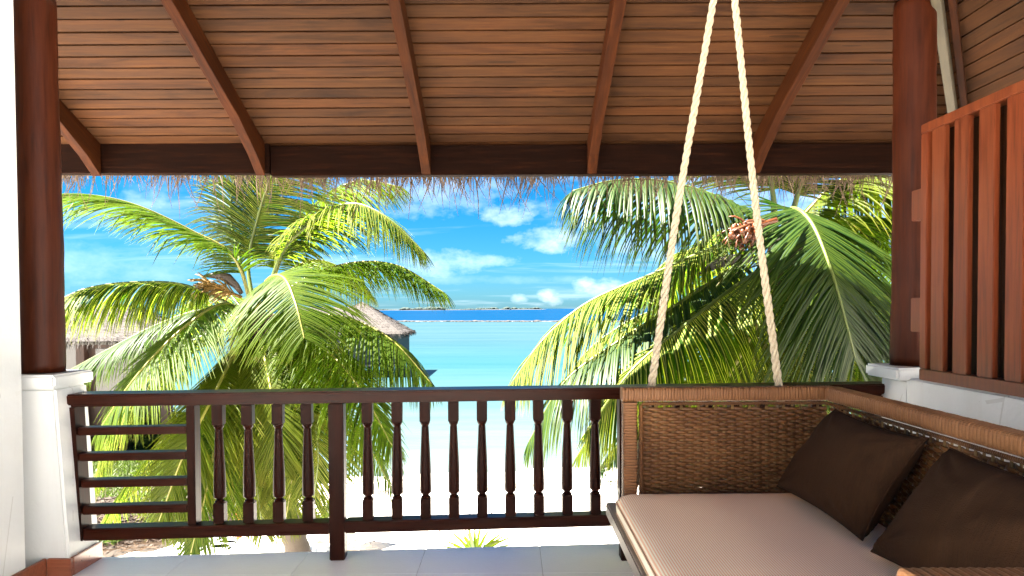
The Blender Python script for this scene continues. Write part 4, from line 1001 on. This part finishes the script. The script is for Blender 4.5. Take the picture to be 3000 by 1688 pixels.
# palm 2: right, nearer
D2 = 7.2; C2 = ats(1965, 590, D2)
P2 = empty('coconut_palm', (C2.x + .2, C2.y + .3, GZ), label='tall dark green coconut palm at the right with coconuts under its crown', cat='palm tree', group='coconut palms in front of the veranda')
trunk(P2, [(C2.x + .5, C2.y + .7, GZ - .3), (C2.x + .25, C2.y + .4, -.8), (C2.x + .05, C2.y + .05, C2.z - .3)], .19, .13)
fibre(P2, (C2.x, C2.y, C2.z - .22), .18, 90, 2, .5)
def c2(du, dv, dy=0): return (1965 + du, 590 + dv, D2 + dy)
F = [
 ([c2(-10, 0), (1890, 540, 7.0), (1790, 490, 6.8), (1660, 455, 6.5), (1540, 455, 6.3), (1440, 480, 6.2)], 0.98, 'dark', dict(n=90, droop=1.9, seed=31, start=.12, w=.045)),
 ([c2(-15, 25), (1830, 612, 7.2), (1640, 690, 7.2), (1480, 760, 7.2), (1370, 850, 7.1), (1285, 965, 7.0)], 0.98, 'green', dict(n=96, droop=1.0, seed=32, start=.16, w=.044)),
 ([c2(-15, 50, -.1), (1860, 665, 6.9), (1720, 755, 6.7), (1560, 855, 6.6), (1420, 960, 6.5), (1330, 1110, 6.5)], 0.88, 'dark', dict(n=92, droop=1.2, seed=33, start=.14, w=.045)),
 ([c2(-10, 60, -.2), (1850, 720, 6.5), (1720, 820, 6.2), (1590, 930, 6.0), (1480, 1080, 6.0)], 0.88, 'green', dict(n=74, droop=1.1, seed=34, start=.2, w=.055)),
 ([c2(0, -5, -.2), (1990, 525, 6.6), (2040, 560, 6.2), (2090, 680, 5.9), (2130, 820, 5.8), (2150, 900, 5.8)], 1.12, 'dark', dict(n=92, up=(.15, -.8, .6), droop=.55, seed=35, start=.16, rr=.026, w=.042, sweep=.7)),
 ([c2(-20, -10), (1945, 500, 7.2), (1925, 400, 7.2), (1890, 300, 7.0)], 0.98, 'green', dict(n=54, up=(0, -1, .1), droop=.5, seed=36, start=.35, rr=.042)),
 ([c2(15, -10), (2000, 510, 7.2), (2025, 420, 7.2), (2070, 320, 7.1)], 0.98, 'green', dict(n=54, up=(0, -1, .1), droop=.5, seed=37, start=.35, rr=.042)),
 ([c2(20, -5, .2), (2040, 520, 7.5), (2110, 455, 7.5), (2200, 440, 7.5), (2300, 470, 7.5)], 1.04, 'yellow', dict(n=72, droop=1.4, seed=38, start=.15, rr=.022)),
 ([c2(25, 0, .2), (2080, 560, 7.6), (2180, 545, 7.7), (2290, 580, 7.8)], 0.92, 'light', dict(n=64, droop=1.2, seed=39, start=.15, rr=.022)),
 ([c2(20, 30, 0), (2080, 690, 6.9), (2190, 810, 6.7), (2300, 960, 6.6)], 0.88, 'light', dict(n=76, droop=.6, seed=40, start=.14, up=(.2, -.7, .6))),
 ([c2(-5, 45, -.1), (1930, 760, 6.9), (1870, 880, 6.8), (1800, 1010, 6.8), (1760, 1150, 6.8)], 0.92, 'yellow', dict(n=78, up=(0, -1, .4), droop=.4, seed=41, sweep=.7)),
 ([c2(5, 45, -.1), (1990, 770, 6.9), (2010, 900, 6.8), (2040, 1040, 6.8)], 0.92, 'green', dict(n=74, up=(0, -1, .4), droop=.4, seed=42, sweep=.7)),
 ([c2(10, 20, .6), (2050, 560, 8.2), (2130, 590, 8.6), (2230, 690, 9.0), (2290, 800, 9.2)], 1.04, 'light', dict(n=64, droop=1.0, seed=43)),
 ([c2(-10, 10, .6), (1880, 560, 8.0), (1790, 600, 8.5), (1720, 680, 8.8), (1670, 780, 9.0)], 1.04, 'green', dict(n=64, droop=1.2, seed=44)),
 ([c2(10, 30, .4), (2060, 720, 7.8), (2130, 860, 7.9), (2200, 1010, 8)], 0.98, 'yellow', dict(n=64, droop=.8, seed=45)),
]
for pts, L, kind, kw in F: frond(P2, A3(pts), L, kind, **kw)
# coconuts and their stalks
nb = ats(1868, 588, D2 - 1.15); rg = random.Random(9)
for i in range(34):
    p = nb + Vector((rg.gauss(0, .065), rg.gauss(0, .05), rg.gauss(0, .055))); r = rg.uniform(.020, .029)
    bm = bmesh.new(); bmesh.ops.create_icosphere(bm, subdivisions=2, radius=r); bm.verts.index_update()
    o = mesh_obj('coconut', [v.co * 1.0 for v in bm.verts], [tuple(v.index for v in f.verts) for f in bm.faces], m_nut, P2, True); bm.free()
    o.matrix_parent_inverse = Matrix.Translation(-P2.location); o.location = p; o.scale = (1, 1, 1.25)
inflorescence(P2, nb + Vector((.3, 0, .12)), Vector((-1, 0, -.25)), .42, 40, 5, m_nut, False)
for (p0, p1, p2) in (((1960, 600), (1880, 590), (1790, 545)), ((1905, 650), (1830, 655), (1760, 690))):
    a, b, d = ats(*p0, D2 - .25), ats(*p1, D2 - .4), ats(*p2, D2 - .45); pts = catmull([a, b, d], 10)
    vs, fs = tube([p - a for p in pts], [.012, .03, .045, .052, .056, .056, .05, .042, .03, .016, .004], 8); o = mesh_obj('spathe', vs, fs, m_grey, P2, True); o.matrix_parent_inverse = Matrix.Translation(-P2.location); o.location = a; o.scale = (1, .5, 1)

# palm 3: lower, yellower, behind the second
D3 = 9.5; C3 = ats(1900, 800, D3)
P3 = empty('coconut_palm', (C3.x, C3.y, GZ), label='shorter yellow-green palm filling the space below the right palm crown', cat='palm tree', group='coconut palms in front of the veranda')
trunk(P3, [(C3.x, C3.y + .2, GZ - .3), (C3.x, C3.y + .1, -1.5), (C3.x, C3.y, C3.z - .3)], .18, .12); fibre(P3, (C3.x, C3.y, C3.z - .2), .17, 80, 7, .5)
def c3(du, dv, dy=0): return (1900 + du, 800 + dv, D3 + dy)
for i, (pts, L, kind, kw) in enumerate([
 ([c3(0, 0), (1780, 830, 9.3), (1650, 900, 9.1), (1540, 1010, 9.0), (1450, 1150, 9.0)], .9, 'yellow', dict(droop=1.0)),
 ([c3(0, 10), (1810, 900, 9.2), (1700, 1010, 9.0), (1600, 1140, 8.9)], .9, 'yellow', dict(droop=.8)),
 ([c3(0, 0), (1760, 770, 9.5), (1620, 790, 9.5), (1480, 880, 9.5), (1400, 1000, 9.5)], .9, 'green', dict(droop=1.2)),
 ([c3(0, 10), (1900, 900, 9.1), (1880, 1010, 8.9), (1850, 1130, 8.8)], .9, 'green', dict(droop=.4, up=(0, -1, .3))),
 ([c3(10, 0), (2000, 800, 9.4), (2120, 860, 9.3), (2220, 970, 9.2)], .9, 'yellow', dict(droop=1.0)),
 ([c3(10, 0), (1990, 880, 9.2), (2080, 980, 9.0), (2150, 1100, 9.0)], .9, 'green', dict(droop=.8)),
 ([c3(0, -10), (1990, 720, 9.8), (2100, 680, 10), (2220, 720, 10.2), (2300, 820, 10.3)], .9, 'light', dict(droop=1.2)),
 ([c3(0, -10), (1850, 700, 9.8), (1780, 640, 10), (1700, 640, 10.1), (1610, 720, 10.2)], .9, 'green', dict(droop=1.2)),
 ([c3(0, 20), (1720, 960, 9.5), (1600, 1060, 9.4), (1500, 1200, 9.3)], .9, 'dark', dict(droop=.9)),
 ([c3(0, 20), (1760, 1000, 9.6), (1690, 1120, 9.5), (1640, 1250, 9.4)], .9, 'yellow', dict(droop=.7)),
 ([c3(0, 0), (1960, 760, 10.3), (2050, 760, 10.8), (2160, 850, 11.1)], .9, 'yellow', dict(droop=1.2)),
 ([c3(0, 20), (1950, 920, 9.4), (2010, 1050, 9.3), (2040, 1180, 9.2)], .9, 'light', dict(droop=.5, up=(.1, -1, .3)))]):
    frond(P3, A3(pts), L, kind, n=68, seed=60 + i, w=.044, **kw)

# ------------------------------------------------------------------ thatched huts
m_hutwall = plain('hut_wall', (0.0660, 0.0594, 0.0528), .8, .3)
m_hutwood = plain('hut_wood', (0.0297, 0.0106, 0.0053), .6, .2)
m_hutshade = plain('hut_shade', (0.0132, 0.0132, 0.0132), .5)  # near-black colour painting the unlit inside of the hut
m_glass = Mat('window_glass'); m_glass.base((0.0198, 0.0231, 0.0297)); m_glass.rough(.06); m_glass = m_glass.m
m_hutstilt = plain('hut_concrete', (0.1122, 0.1122, 0.1056), .8, .3)
def thatch_roof(root, lo, hi, ridge0, ridge1, ze, zr, over, name='roof', seed=1):
    # hip roof from rectangle lo..hi at eave height ze to a ridge segment at zr, surface broken by rough thatch courses
    c = [(lo[0] - over, lo[1] - over), (hi[0] + over, lo[1] - over), (hi[0] + over, hi[1] + over), (lo[0] - over, hi[1] + over)]
    faces = [(c[0], c[1], ridge1, ridge0), (c[1], c[2], ridge1, ridge1), (c[2], c[3], ridge0, ridge1), (c[3], c[0], ridge0, ridge0)]
    mb = MB(); rg = random.Random(seed)
    for fi, (a, b, rb_, ra_) in enumerate(faces):
        nu, nv = 40, 26; vs, fs = [], []
        for j in range(nv + 1):
            t = j / nv
            for i in range(nu + 1):
                s = i / nu; x = (a[0] * (1 - s) + b[0] * s) * (1 - t) + (ra_[0] * (1 - s) + rb_[0] * s) * t; y = (a[1] * (1 - s) + b[1] * s) * (1 - t) + (ra_[1] * (1 - s) + rb_[1] * s) * t
                z = ze + (zr - ze) * t; st = .045 * ((t * nv * .5) % 1) * -1; edge = min(s, 1 - s) * nu > .5
                dn = .045 * mnoise.noise(Vector((x * 3, y * 3, z * 7))) if edge and 0 < j < nv else .02 * mnoise.noise(Vector((x * 2, y * 2, z * 2)))
                vs.append(Vector((x, y, z + dn + (st if 0 < j < nv else 0))))
        for j in range(nv):
            for i in range(nu): fs.append((j * (nu + 1) + i, j * (nu + 1) + i + 1, (j + 1) * (nu + 1) + i + 1, (j + 1) * (nu + 1) + i))
        mb.add((vs, fs))
    mb.add(([Vector((p[0] + (.1 if k in (0, 3) else -.1), p[1] + (.1 if k in (0, 1) else -.1), ze - .02)) for k, p in enumerate(c)], [(0, 3, 2, 1)]))
    rf = mb.build(name, m_thatch, root)
    sh = MB()
    for (a, b) in ((c[0], c[1]), (c[1], c[2]), (c[2], c[3]), (c[3], c[0])):
        L = math.hypot(b[0] - a[0], b[1] - a[1]); out = Vector((b[1] - a[1], a[0] - b[0], 0)).normalized()
        for k in range(int(L * 42)):
            s = rg.random(); p = Vector((a[0] + (b[0] - a[0]) * s, a[1] + (b[1] - a[1]) * s, ze + rg.uniform(-.04, .12))) - out * rg.uniform(0, .12)
            sh.add(blade(p, (out * rg.uniform(.1, .7) + Vector((rg.gauss(0, .2), rg.gauss(0, .2), -1))).normalized(), rg.uniform(.15, .42), rg.uniform(.015, .04), Vector((0, 0, -.3)), 2))
    # loose wisps over the slopes
    for k in range(900):
        fa = rg.choice(faces[:2] + faces[3:]); a, b, rb_, ra_ = fa; s, t = rg.random(), rg.random() * .95
        x = (a[0] * (1 - s) + b[0] * s) * (1 - t) + (ra_[0] * (1 - s) + rb_[0] * s) * t; y = (a[1] * (1 - s) + b[1] * s) * (1 - t) + (ra_[1] * (1 - s) + rb_[1] * s) * t; z = ze + (zr - ze) * t + .03
        out = Vector((b[1] - a[1], a[0] - b[0], 0)).normalized(); sl = (Vector((a[0] + (b[0] - a[0]) * s, a[1] + (b[1] - a[1]) * s, ze)) - Vector((ra_[0], ra_[1], zr))); sl = (sl.normalized() + Vector((rg.gauss(0, .15), rg.gauss(0, .15), rg.uniform(0, .2)))).normalized()
        sh.add(blade((x, y, z), sl, rg.uniform(.15, .45), rg.uniform(.015, .04), Vector((0, 0, 0)), 1))
    o = sh.build('thatch_straws', m_thatch, rf); o['kind'] = 'stuff'
    return rf
# hut over the water: square hip roof with peak, ridge running left
Dh = 55.0
pk = at(1062, 884, Dh + 3.2); er = at(1193, 978, Dh); 
hut = empty('water_hut', (pk.x, Dh + 3, SZ), label='grey thatched stilt hut over the turquoise lagoon, right of the left palm', cat='hut')
hx1 = at(1172, 1000, Dh).x - pk.x - .15; ez = er.z - SZ; pz_ = pk.z - SZ
lo_, hi_ = (-3.6, -3.0), (hx1, 3.0); ov = .45
thatch_roof(hut, lo_, hi_, (-.02, 0), (.02, 0), ez, pz_, ov, 'roof', 2)
lx = at(780, 900, Dh + 3).x - pk.x; zz1 = at(985, 900, Dh + 3).z - SZ
thatch_roof(hut, (lx, -2.4), (-1.2, 2.4), (lx + 2.2, 0), (-1.0, 0), ez + .15, zz1, .6, 'roof', 4)
fz = at(1150, 1067, Dh).z - SZ
box('wall', (lo_[0], lo_[1], fz), (hi_[0], hi_[1], ez + .1), m_hutwall, hut, .02)
box('wall', (lx + .2, -2.2, fz), (-3.65, 2.2, ez + .2), m_hutwall, hut, .02)
wd = box('opening_shade_panel', (hi_[0] - 1.5, lo_[1] - .03, fz + 1.2), (hi_[0] - .55, lo_[1] - .003, ez - .02), m_hutshade, hut, .01)  # solid dark panel on the wall, its colour standing in for shade inside
box('deck', (lo_[0] - .3, lo_[1] - .3, fz - .18), (hi_[0] + .06, hi_[1] + .3, fz - .002), m_hutwall, hut, .02)
for xx in (-3.3, -1.6, 0, 1.6, hx1 - .5):
    for yy in (-2.8, 0, 2.6):
        if xx < hx1: mesh_obj('stilt', *tube([(xx, yy, -1.5), (xx, yy, fz - .19)], .16, 12), m_hutstilt, hut, True)
# hut on the beach at the left
Dl = 21.0
hl0 = at(60, 998, Dl); hl1 = at(500, 998, Dl); zr_ = at(330, 892, Dl + 2.8).z
hutl = empty('beach_hut', (hl0.x, Dl, GZ), label='thatched beach villa with brown posts and dark windows at the far left behind palm fronds', cat='hut')
W_ = hl1.x - hl0.x; ezl = hl0.z - GZ
thatch_roof(hutl, (-3.0, 0), (W_ - .9, 3.6), (0, 1.8), (at(400, 900, Dl + 1.8).x - hl0.x - .5, 1.8), ezl, zr_ - GZ, .7, 'roof', 6)
wl_ = box('wall', (-2.8, .35, -.8), (W_ - 1.6, 3.3, ezl + .1), m_hutwood, hutl, .01)
xs0 = at(183, 1030, Dl).x - hl0.x
for (a_, b_) in ((xs0 - 2.2, xs0 - .9), (xs0 - .8, xs0 + .42)):
    w_ = box('window', (a_, .30, ezl - 2.3), (b_, .348, ezl - .15), m_glass, hutl, .004)
post_x = at(229, 1040, Dl).x - hl0.x
for q in (xs0 - .85, post_x, post_x + 2.6):
    box('post', (q - .13, .08, -.8), (q + .13, .29, ezl + .05), m_hutwood, hutl, .01)
w_ = box('window', (post_x + .35, .30, ezl - 1.6), (post_x + 2.3, .348, ezl - .28), m_glass, hutl, .004)
box('window_bar', (-.97, -.03, -.02), (.97, .0, .02), m_hutstilt, w_, .002); box('window_bar', (-.02, -.031, -.6), (.02, -.001, .6), m_hutstilt, w_, .002)
box('fascia', (-3.0, .0, ezl - .14), (W_ - .6, .07, ezl - .01), m_hutstilt, hutl, .004)

# ------------------------------------------------------------------ ground cover at the left, small plants, beach things
m_soil = plain('leaf_litter', (0.0320, 0.0224, 0.0144), .95, .9, 12, .55)
m_under = leaf('undergrowth_leaf', (0.0176, 0.0440, 0.0080), (0.0560, 0.0880, 0.0176), (0.1200, 0.1120, 0.0320), (0.0960, 0.1120, 0.0320), .35)
m_litter = plain('litter_leaf', (0.0800, 0.0520, 0.0336), .9, .2, 30, .5)
def bed_edge(y):           # right edge of the planted ground
    return on_z(560, 1470, GZ).x + .2 * math.sin(y * 1.3) + (-.0)
P_ = [on_z(250, 1640, GZ), on_z(420, 1634, GZ), on_z(560, 1585, GZ), on_z(640, 1560, GZ), on_z(800, 1500, GZ), on_z(850, 1440, GZ), on_z(700, 1380, GZ), on_z(560, 1330, GZ), on_z(200, 1330, GZ), on_z(-400, 1400, GZ), on_z(-400, 1640, GZ)]
P2c = []
cen = sum(P_, Vector()) / len(P_)
for i in range(len(P_)):
    a, b = P_[i], P_[(i + 1) % len(P_)]
    for k in range(8): q = a.lerp(b, k / 8); q = q + (q - cen).normalized() * .25 * mnoise.noise(q * 1.3); P2c.append(q)
vs = [Vector((cen.x, cen.y, GZ + .16))]
for rr_, zz3 in ((.35, .15), (.7, .11), (1.0, .03), (1.05, -.12)):
    for q in P2c: vs.append(Vector((cen.x + (q.x - cen.x) * rr_, cen.y + (q.y - cen.y) * rr_, GZ + zz3 + .03 * mnoise.noise(q * rr_ * 3))))
n = len(P2c); fs = [(0, 1 + i, 1 + (i + 1) % n) for i in range(n)]
for j in range(3):
    for i in range(n): i2 = (i + 1) % n; fs.append((1 + j * n + i, 1 + (j + 1) * n + i, 1 + (j + 1) * n + i2, 1 + j * n + i2))
bmx = mesh_obj('planted_ground', vs, fs, m_soil, smooth=True); bmx['kind'] = 'structure'
def inside(p):
    c_ = False; n = len(P_)
    for i in range(n):
        a, b = P_[i], P_[(i + 1) % n]
        if (a.y > p.y) != (b.y > p.y) and p.x < (b.x - a.x) * (p.y - a.y) / (b.y - a.y) + a.x: c_ = not c_
    return c_
gc = MB(); lt = MB(); rg = random.Random(21)
xs_, ys_ = [p.x for p in P_], [p.y for p in P_]; cnt = 0
for i in range(30000):
    p = Vector((rg.uniform(min(xs_), max(xs_)), rg.uniform(min(ys_), max(ys_)), GZ))
    if not inside(p): continue
    dn = mnoise.noise(p * .9) + .25 * mnoise.noise(p * 3); far = (p.y - min(ys_)) / (max(ys_) - min(ys_))
    if dn + far * 1.6 > .28:
        for q in range(2):
            d = Vector((rg.gauss(0, .6), rg.gauss(0, .6), 1)).normalized(); L = rg.uniform(.10, .26)
            b = blade(p + Vector((0, 0, .1)), d, L, rg.uniform(.02, .045), Vector((rg.gauss(0, .5), rg.gauss(0, .5), -.5)), 2); n6 = len(b[0])
            gc.add(b, [(k % 2, k / n6) for k in range(n6)], [rg.random()] * n6)
    elif rg.random() < .8:
        d = Vector((rg.gauss(0, 1), rg.gauss(0, 1), .15)).normalized(); lt.add(blade(p + Vector((0, 0, .15)), d, rg.uniform(.1, .4), rg.uniform(.012, .04), Vector((0, 0, -.1)), 1))
tag(gc.build('ground_cover', m_under), 'low green ground cover growing under the left palm', 'ground cover', kind='stuff')
tag(lt.build('leaf_litter', m_litter), 'dry brown leaf litter below the barred end of the balustrade', 'leaf litter', kind='stuff')
def leafy_plant(u, v, n, L, w, label, cat, kind, seed, spread=.8, name='small_plant', grp=None, z=GZ):
    b = on_z(u, v, z); r = empty(name, b, label=label, cat=cat, group=grp); rg = random.Random(seed); mb = MB()
    for i in range(n):
        a = rg.uniform(0, 2 * math.pi); d = Vector((math.cos(a) * spread, math.sin(a) * spread, rg.uniform(.5, 1.1))).normalized(); q = blade((0, 0, 0), d, L * rg.uniform(.6, 1.1), w, Vector((0, 0, -.7)), 5); m_ = len(q[0])
        mb.add(q, [(k % 2, (k // 2) / 5) for k in range(m_)], [rg.random()] * m_)
    mb.build('leaf_rosette', m_leaf[kind], r)
    mesh_obj('stem', *tube([(0, 0, -.05), (0, 0, .08)], .03, 8), m_trunk, r)
leafy_plant(1392, 1640, 30, 1.0, .07, 'yellow-green spiky seedling on the white sand just beyond the tile edge', 'plant', 'yellow', 3, .8, 'spiky_seedling')
leafy_plant(300, 1560, 16, .5, .06, 'small bright green fern clump on the leaf litter', 'fern', 'green', 5, 1.0, 'fern')
def shrub(u, v, r, label, seed):
    b = on_z(u, v, GZ); root = empty('shrub', b, label=label, cat='shrub'); rg = random.Random(seed); mb = MB(); st = MB()
    for i in range(46):
        a = rg.uniform(0, 6.28); e = rg.uniform(.25, 1.3); tip = Vector((math.cos(a) * math.cos(e) * r, math.sin(a) * math.cos(e) * r, math.sin(e) * r * 1.1)); st.add(tube([(0, 0, 0), tip * .5 + Vector((0, 0, .08)), tip], [.012, .007, .003], 4))
        for k in range(16):
            p = tip * rg.uniform(.55, 1.0) + Vector((rg.gauss(0, .04), rg.gauss(0, .04), rg.gauss(0, .04))); d = Vector((rg.gauss(0, 1), rg.gauss(0, 1), rg.gauss(.4, .6))).normalized(); q = blade(p, d, .07, .035, Vector((0, 0, -.3)), 2); m_ = len(q[0]); mb.add(q, [(k2 % 2, .2) for k2 in range(m_)], [rg.random()] * m_)
    mb.build('foliage', m_under, root); st.build('stem', m_fibre, root)
shrub(935, 1560, .55, 'sparse green shrub on the sand just left of the middle rail post', 8)
for i, (u, v, r, l) in enumerate(((120, 1345, 1.15, 'dense green bush in front of the beach villa, nearest the left column'), (330, 1330, 1.3, 'dense green bush before the beach villa, seen through the barred bay'), (520, 1325, 1.2, 'dense green bush beside the divider post, behind the palm fronds'), (690, 1330, 1.0, 'green bush behind the lowest fronds, seen between the left balusters'))):
    b = on_z(u, v, GZ); root = empty('bush', b, label=l, cat='bush', group='bushes in front of the beach villa'); rgb = random.Random(50 + i); mb = MB(); st = MB()
    for q in range(26):
        a = rgb.uniform(0, 6.28); e = rgb.uniform(.1, 1.3); st.add(tube([(0, 0, 0), (math.cos(a) * math.cos(e) * r * .5, math.sin(a) * math.cos(e) * r * .5, math.sin(e) * r * .6), (math.cos(a) * math.cos(e) * r, math.sin(a) * math.cos(e) * r, math.sin(e) * r * 1.1)], [.03, .018, .006], 4))
    for q in range(3400):
        d = Vector((rgb.gauss(0, 1), rgb.gauss(0, 1), abs(rgb.gauss(0, .9)))).normalized(); rad_ = r * rgb.uniform(.55, 1.0) * (1 + .35 * mnoise.noise(d * 2.5 + Vector((i * 3, 0, 0)))); p = d * rad_ * 1.0; p.x *= 1.35; p.z *= 1.1
        dd = (d + Vector((rgb.gauss(0, .7), rgb.gauss(0, .7), rgb.gauss(.1, .6)))).normalized(); bl = blade(p, dd, rgb.uniform(.10, .18), .07, Vector((0, 0, -.5)), 2); m_ = len(bl[0]); mb.add(bl, [(k2 % 2, .2) for k2 in range(m_)], [rgb.random()] * m_)
    mb.build('foliage', m_under, root)['kind'] = 'stuff'; st.build('stem', m_fibre, root)
# rescue buoy on a pole
m_orange = plain('orange_plastic', (.35, .05, .008), .4); m_cream = plain('cream_paint', (.78, .74, .66), .5); m_slate = plain('paving_stone', (.50, .50, .48), .8, .3)
b = on_z(706, 1612, GZ); r = empty('rescue_buoy_stand', b, label='thin pale pole with an orange rescue buoy seen between the left balusters', cat='buoy stand')
Dp = b.y; hp = 155 / F_PX * Dp
mesh_obj('pole', *tube([(0, 0, -.2), (0, 0, hp)], .022, 10), m_cream, r, True)
mesh_obj('rescue_buoy', *tube([(.0, -.06, .18), (.0, -.06, .24), (.0, -.06, .36), (.0, -.06, .66), (0, -.06, .80), (0, -.06, .86)], [.03, .06, .07, .065, .05, .02], 14), m_orange, r, True)
mesh_obj('strap', *tube([(0, -.06, .86), (0, -.02, .95), (0, 0, 1.0)], .008, 6), m_cream, r, True)
# cream low table and lounger
def lounger(u, v, ang, label):
    b = on_z(u, v, GZ); r = empty('sun_lounger', b, ang, label=label, cat='sun lounger', group='pale sun loungers on the sand'); 
    box('frame', (-.95, -.33, .26), (.45, .33, .32), m_cream, r, .01)
    box('cushion', (-.93, -.31, .322), (.42, .31, .38), m_cream, r, .02)
    o = box('backrest', (-.02, -.33, 0), (.70, .33, .06), m_cream, r, .015); o.matrix_basis = Matrix.Translation((.43, 0, .33)) @ Matrix.Rotation(R(-38), 4, 'Y') @ Matrix.Translation((.35, 0, 0))
    for sx_ in (-.88, .38):
        for sy_ in (-.29, .29): box('leg', (sx_ - .03, sy_ - .03, 0), (sx_ + .03, sy_ + .03, .259), m_cream, r, .004)
lounger(845, 1640, .1, 'pale sun lounger on the sand below the rail, left of the middle post')
lounger(975, 1642, 1.2, 'pale sun lounger on the sand partly hidden by the middle post')
pv_ = empty('stepping_stones', on_z(600, 1590, GZ), kind='structure')
for i in range(14):
    q = on_z(560 + i * 24, 1612 - (i % 3) * 14, GZ) ; pts = []
    for k in range(9): a = 6.283 * k / 9; rr_ = .32 * rg.uniform(.8, 1.1); pts.append((q.x - pv_.location.x + math.cos(a) * rr_, q.y - pv_.location.y + math.sin(a) * rr_ * .8))
    slab('stone', (0, 0, .004), (1, 0, 0), (0, 1, 0), pts, .03, m_slate, pv_)
# pebbly tide line
pb = MB(); rg = random.Random(33)
for i in range(2600):
    x = rg.uniform(-9, 9); y = shore_y(x) - 2.9 + rg.gauss(0, .30) + .25 * math.sin(x * 1.7); r_ = rg.uniform(.02, .06)
    z = ground_z(x, y); n3_ = 5; vs = [Vector((x + r_ * 1.3 * math.cos(6.283 * k / 5), y + r_ * math.sin(6.283 * k / 5), z)) for k in range(5)] + [Vector((x, y, z + r_ * .7))]
    pb.add((vs, [(k, (k + 1) % 5, 5) for k in range(5)]))
m_pebble = plain('pebble', (.36, .30, .25), .8, 0, 10, .4)
tag(pb.build('pebbles', m_pebble), 'thin tide line of dark pebbles across the white beach', 'pebbles', kind='stuff')
print('frond tris', TRI[0])

db = MB(); rg = random.Random(77)
for i in range(420):
    u_, v_ = rg.uniform(560, 1800), rg.uniform(1385, 1600); p = on_z(u_, v_, GZ + .01)
    if rg.random() < .5: db.add(blade(p, Vector((rg.gauss(0, 1), rg.gauss(0, 1), .08)).normalized(), rg.uniform(.04, .14), rg.uniform(.015, .04), Vector((0, 0, -.05)), 2))
    else:
        r_ = rg.uniform(.012, .035); a = [p + Vector((r_ * math.cos(6.283 * k / 5), r_ * math.sin(6.283 * k / 5), 0)) for k in range(5)] + [p + Vector((0, 0, r_))]; db.add((a, [(k, (k + 1) % 5, 5) for k in range(5)]))
tag(db.build('beach_debris', m_litter), 'small dry leaves and coral bits scattered on the white sand', 'debris', kind='stuff')
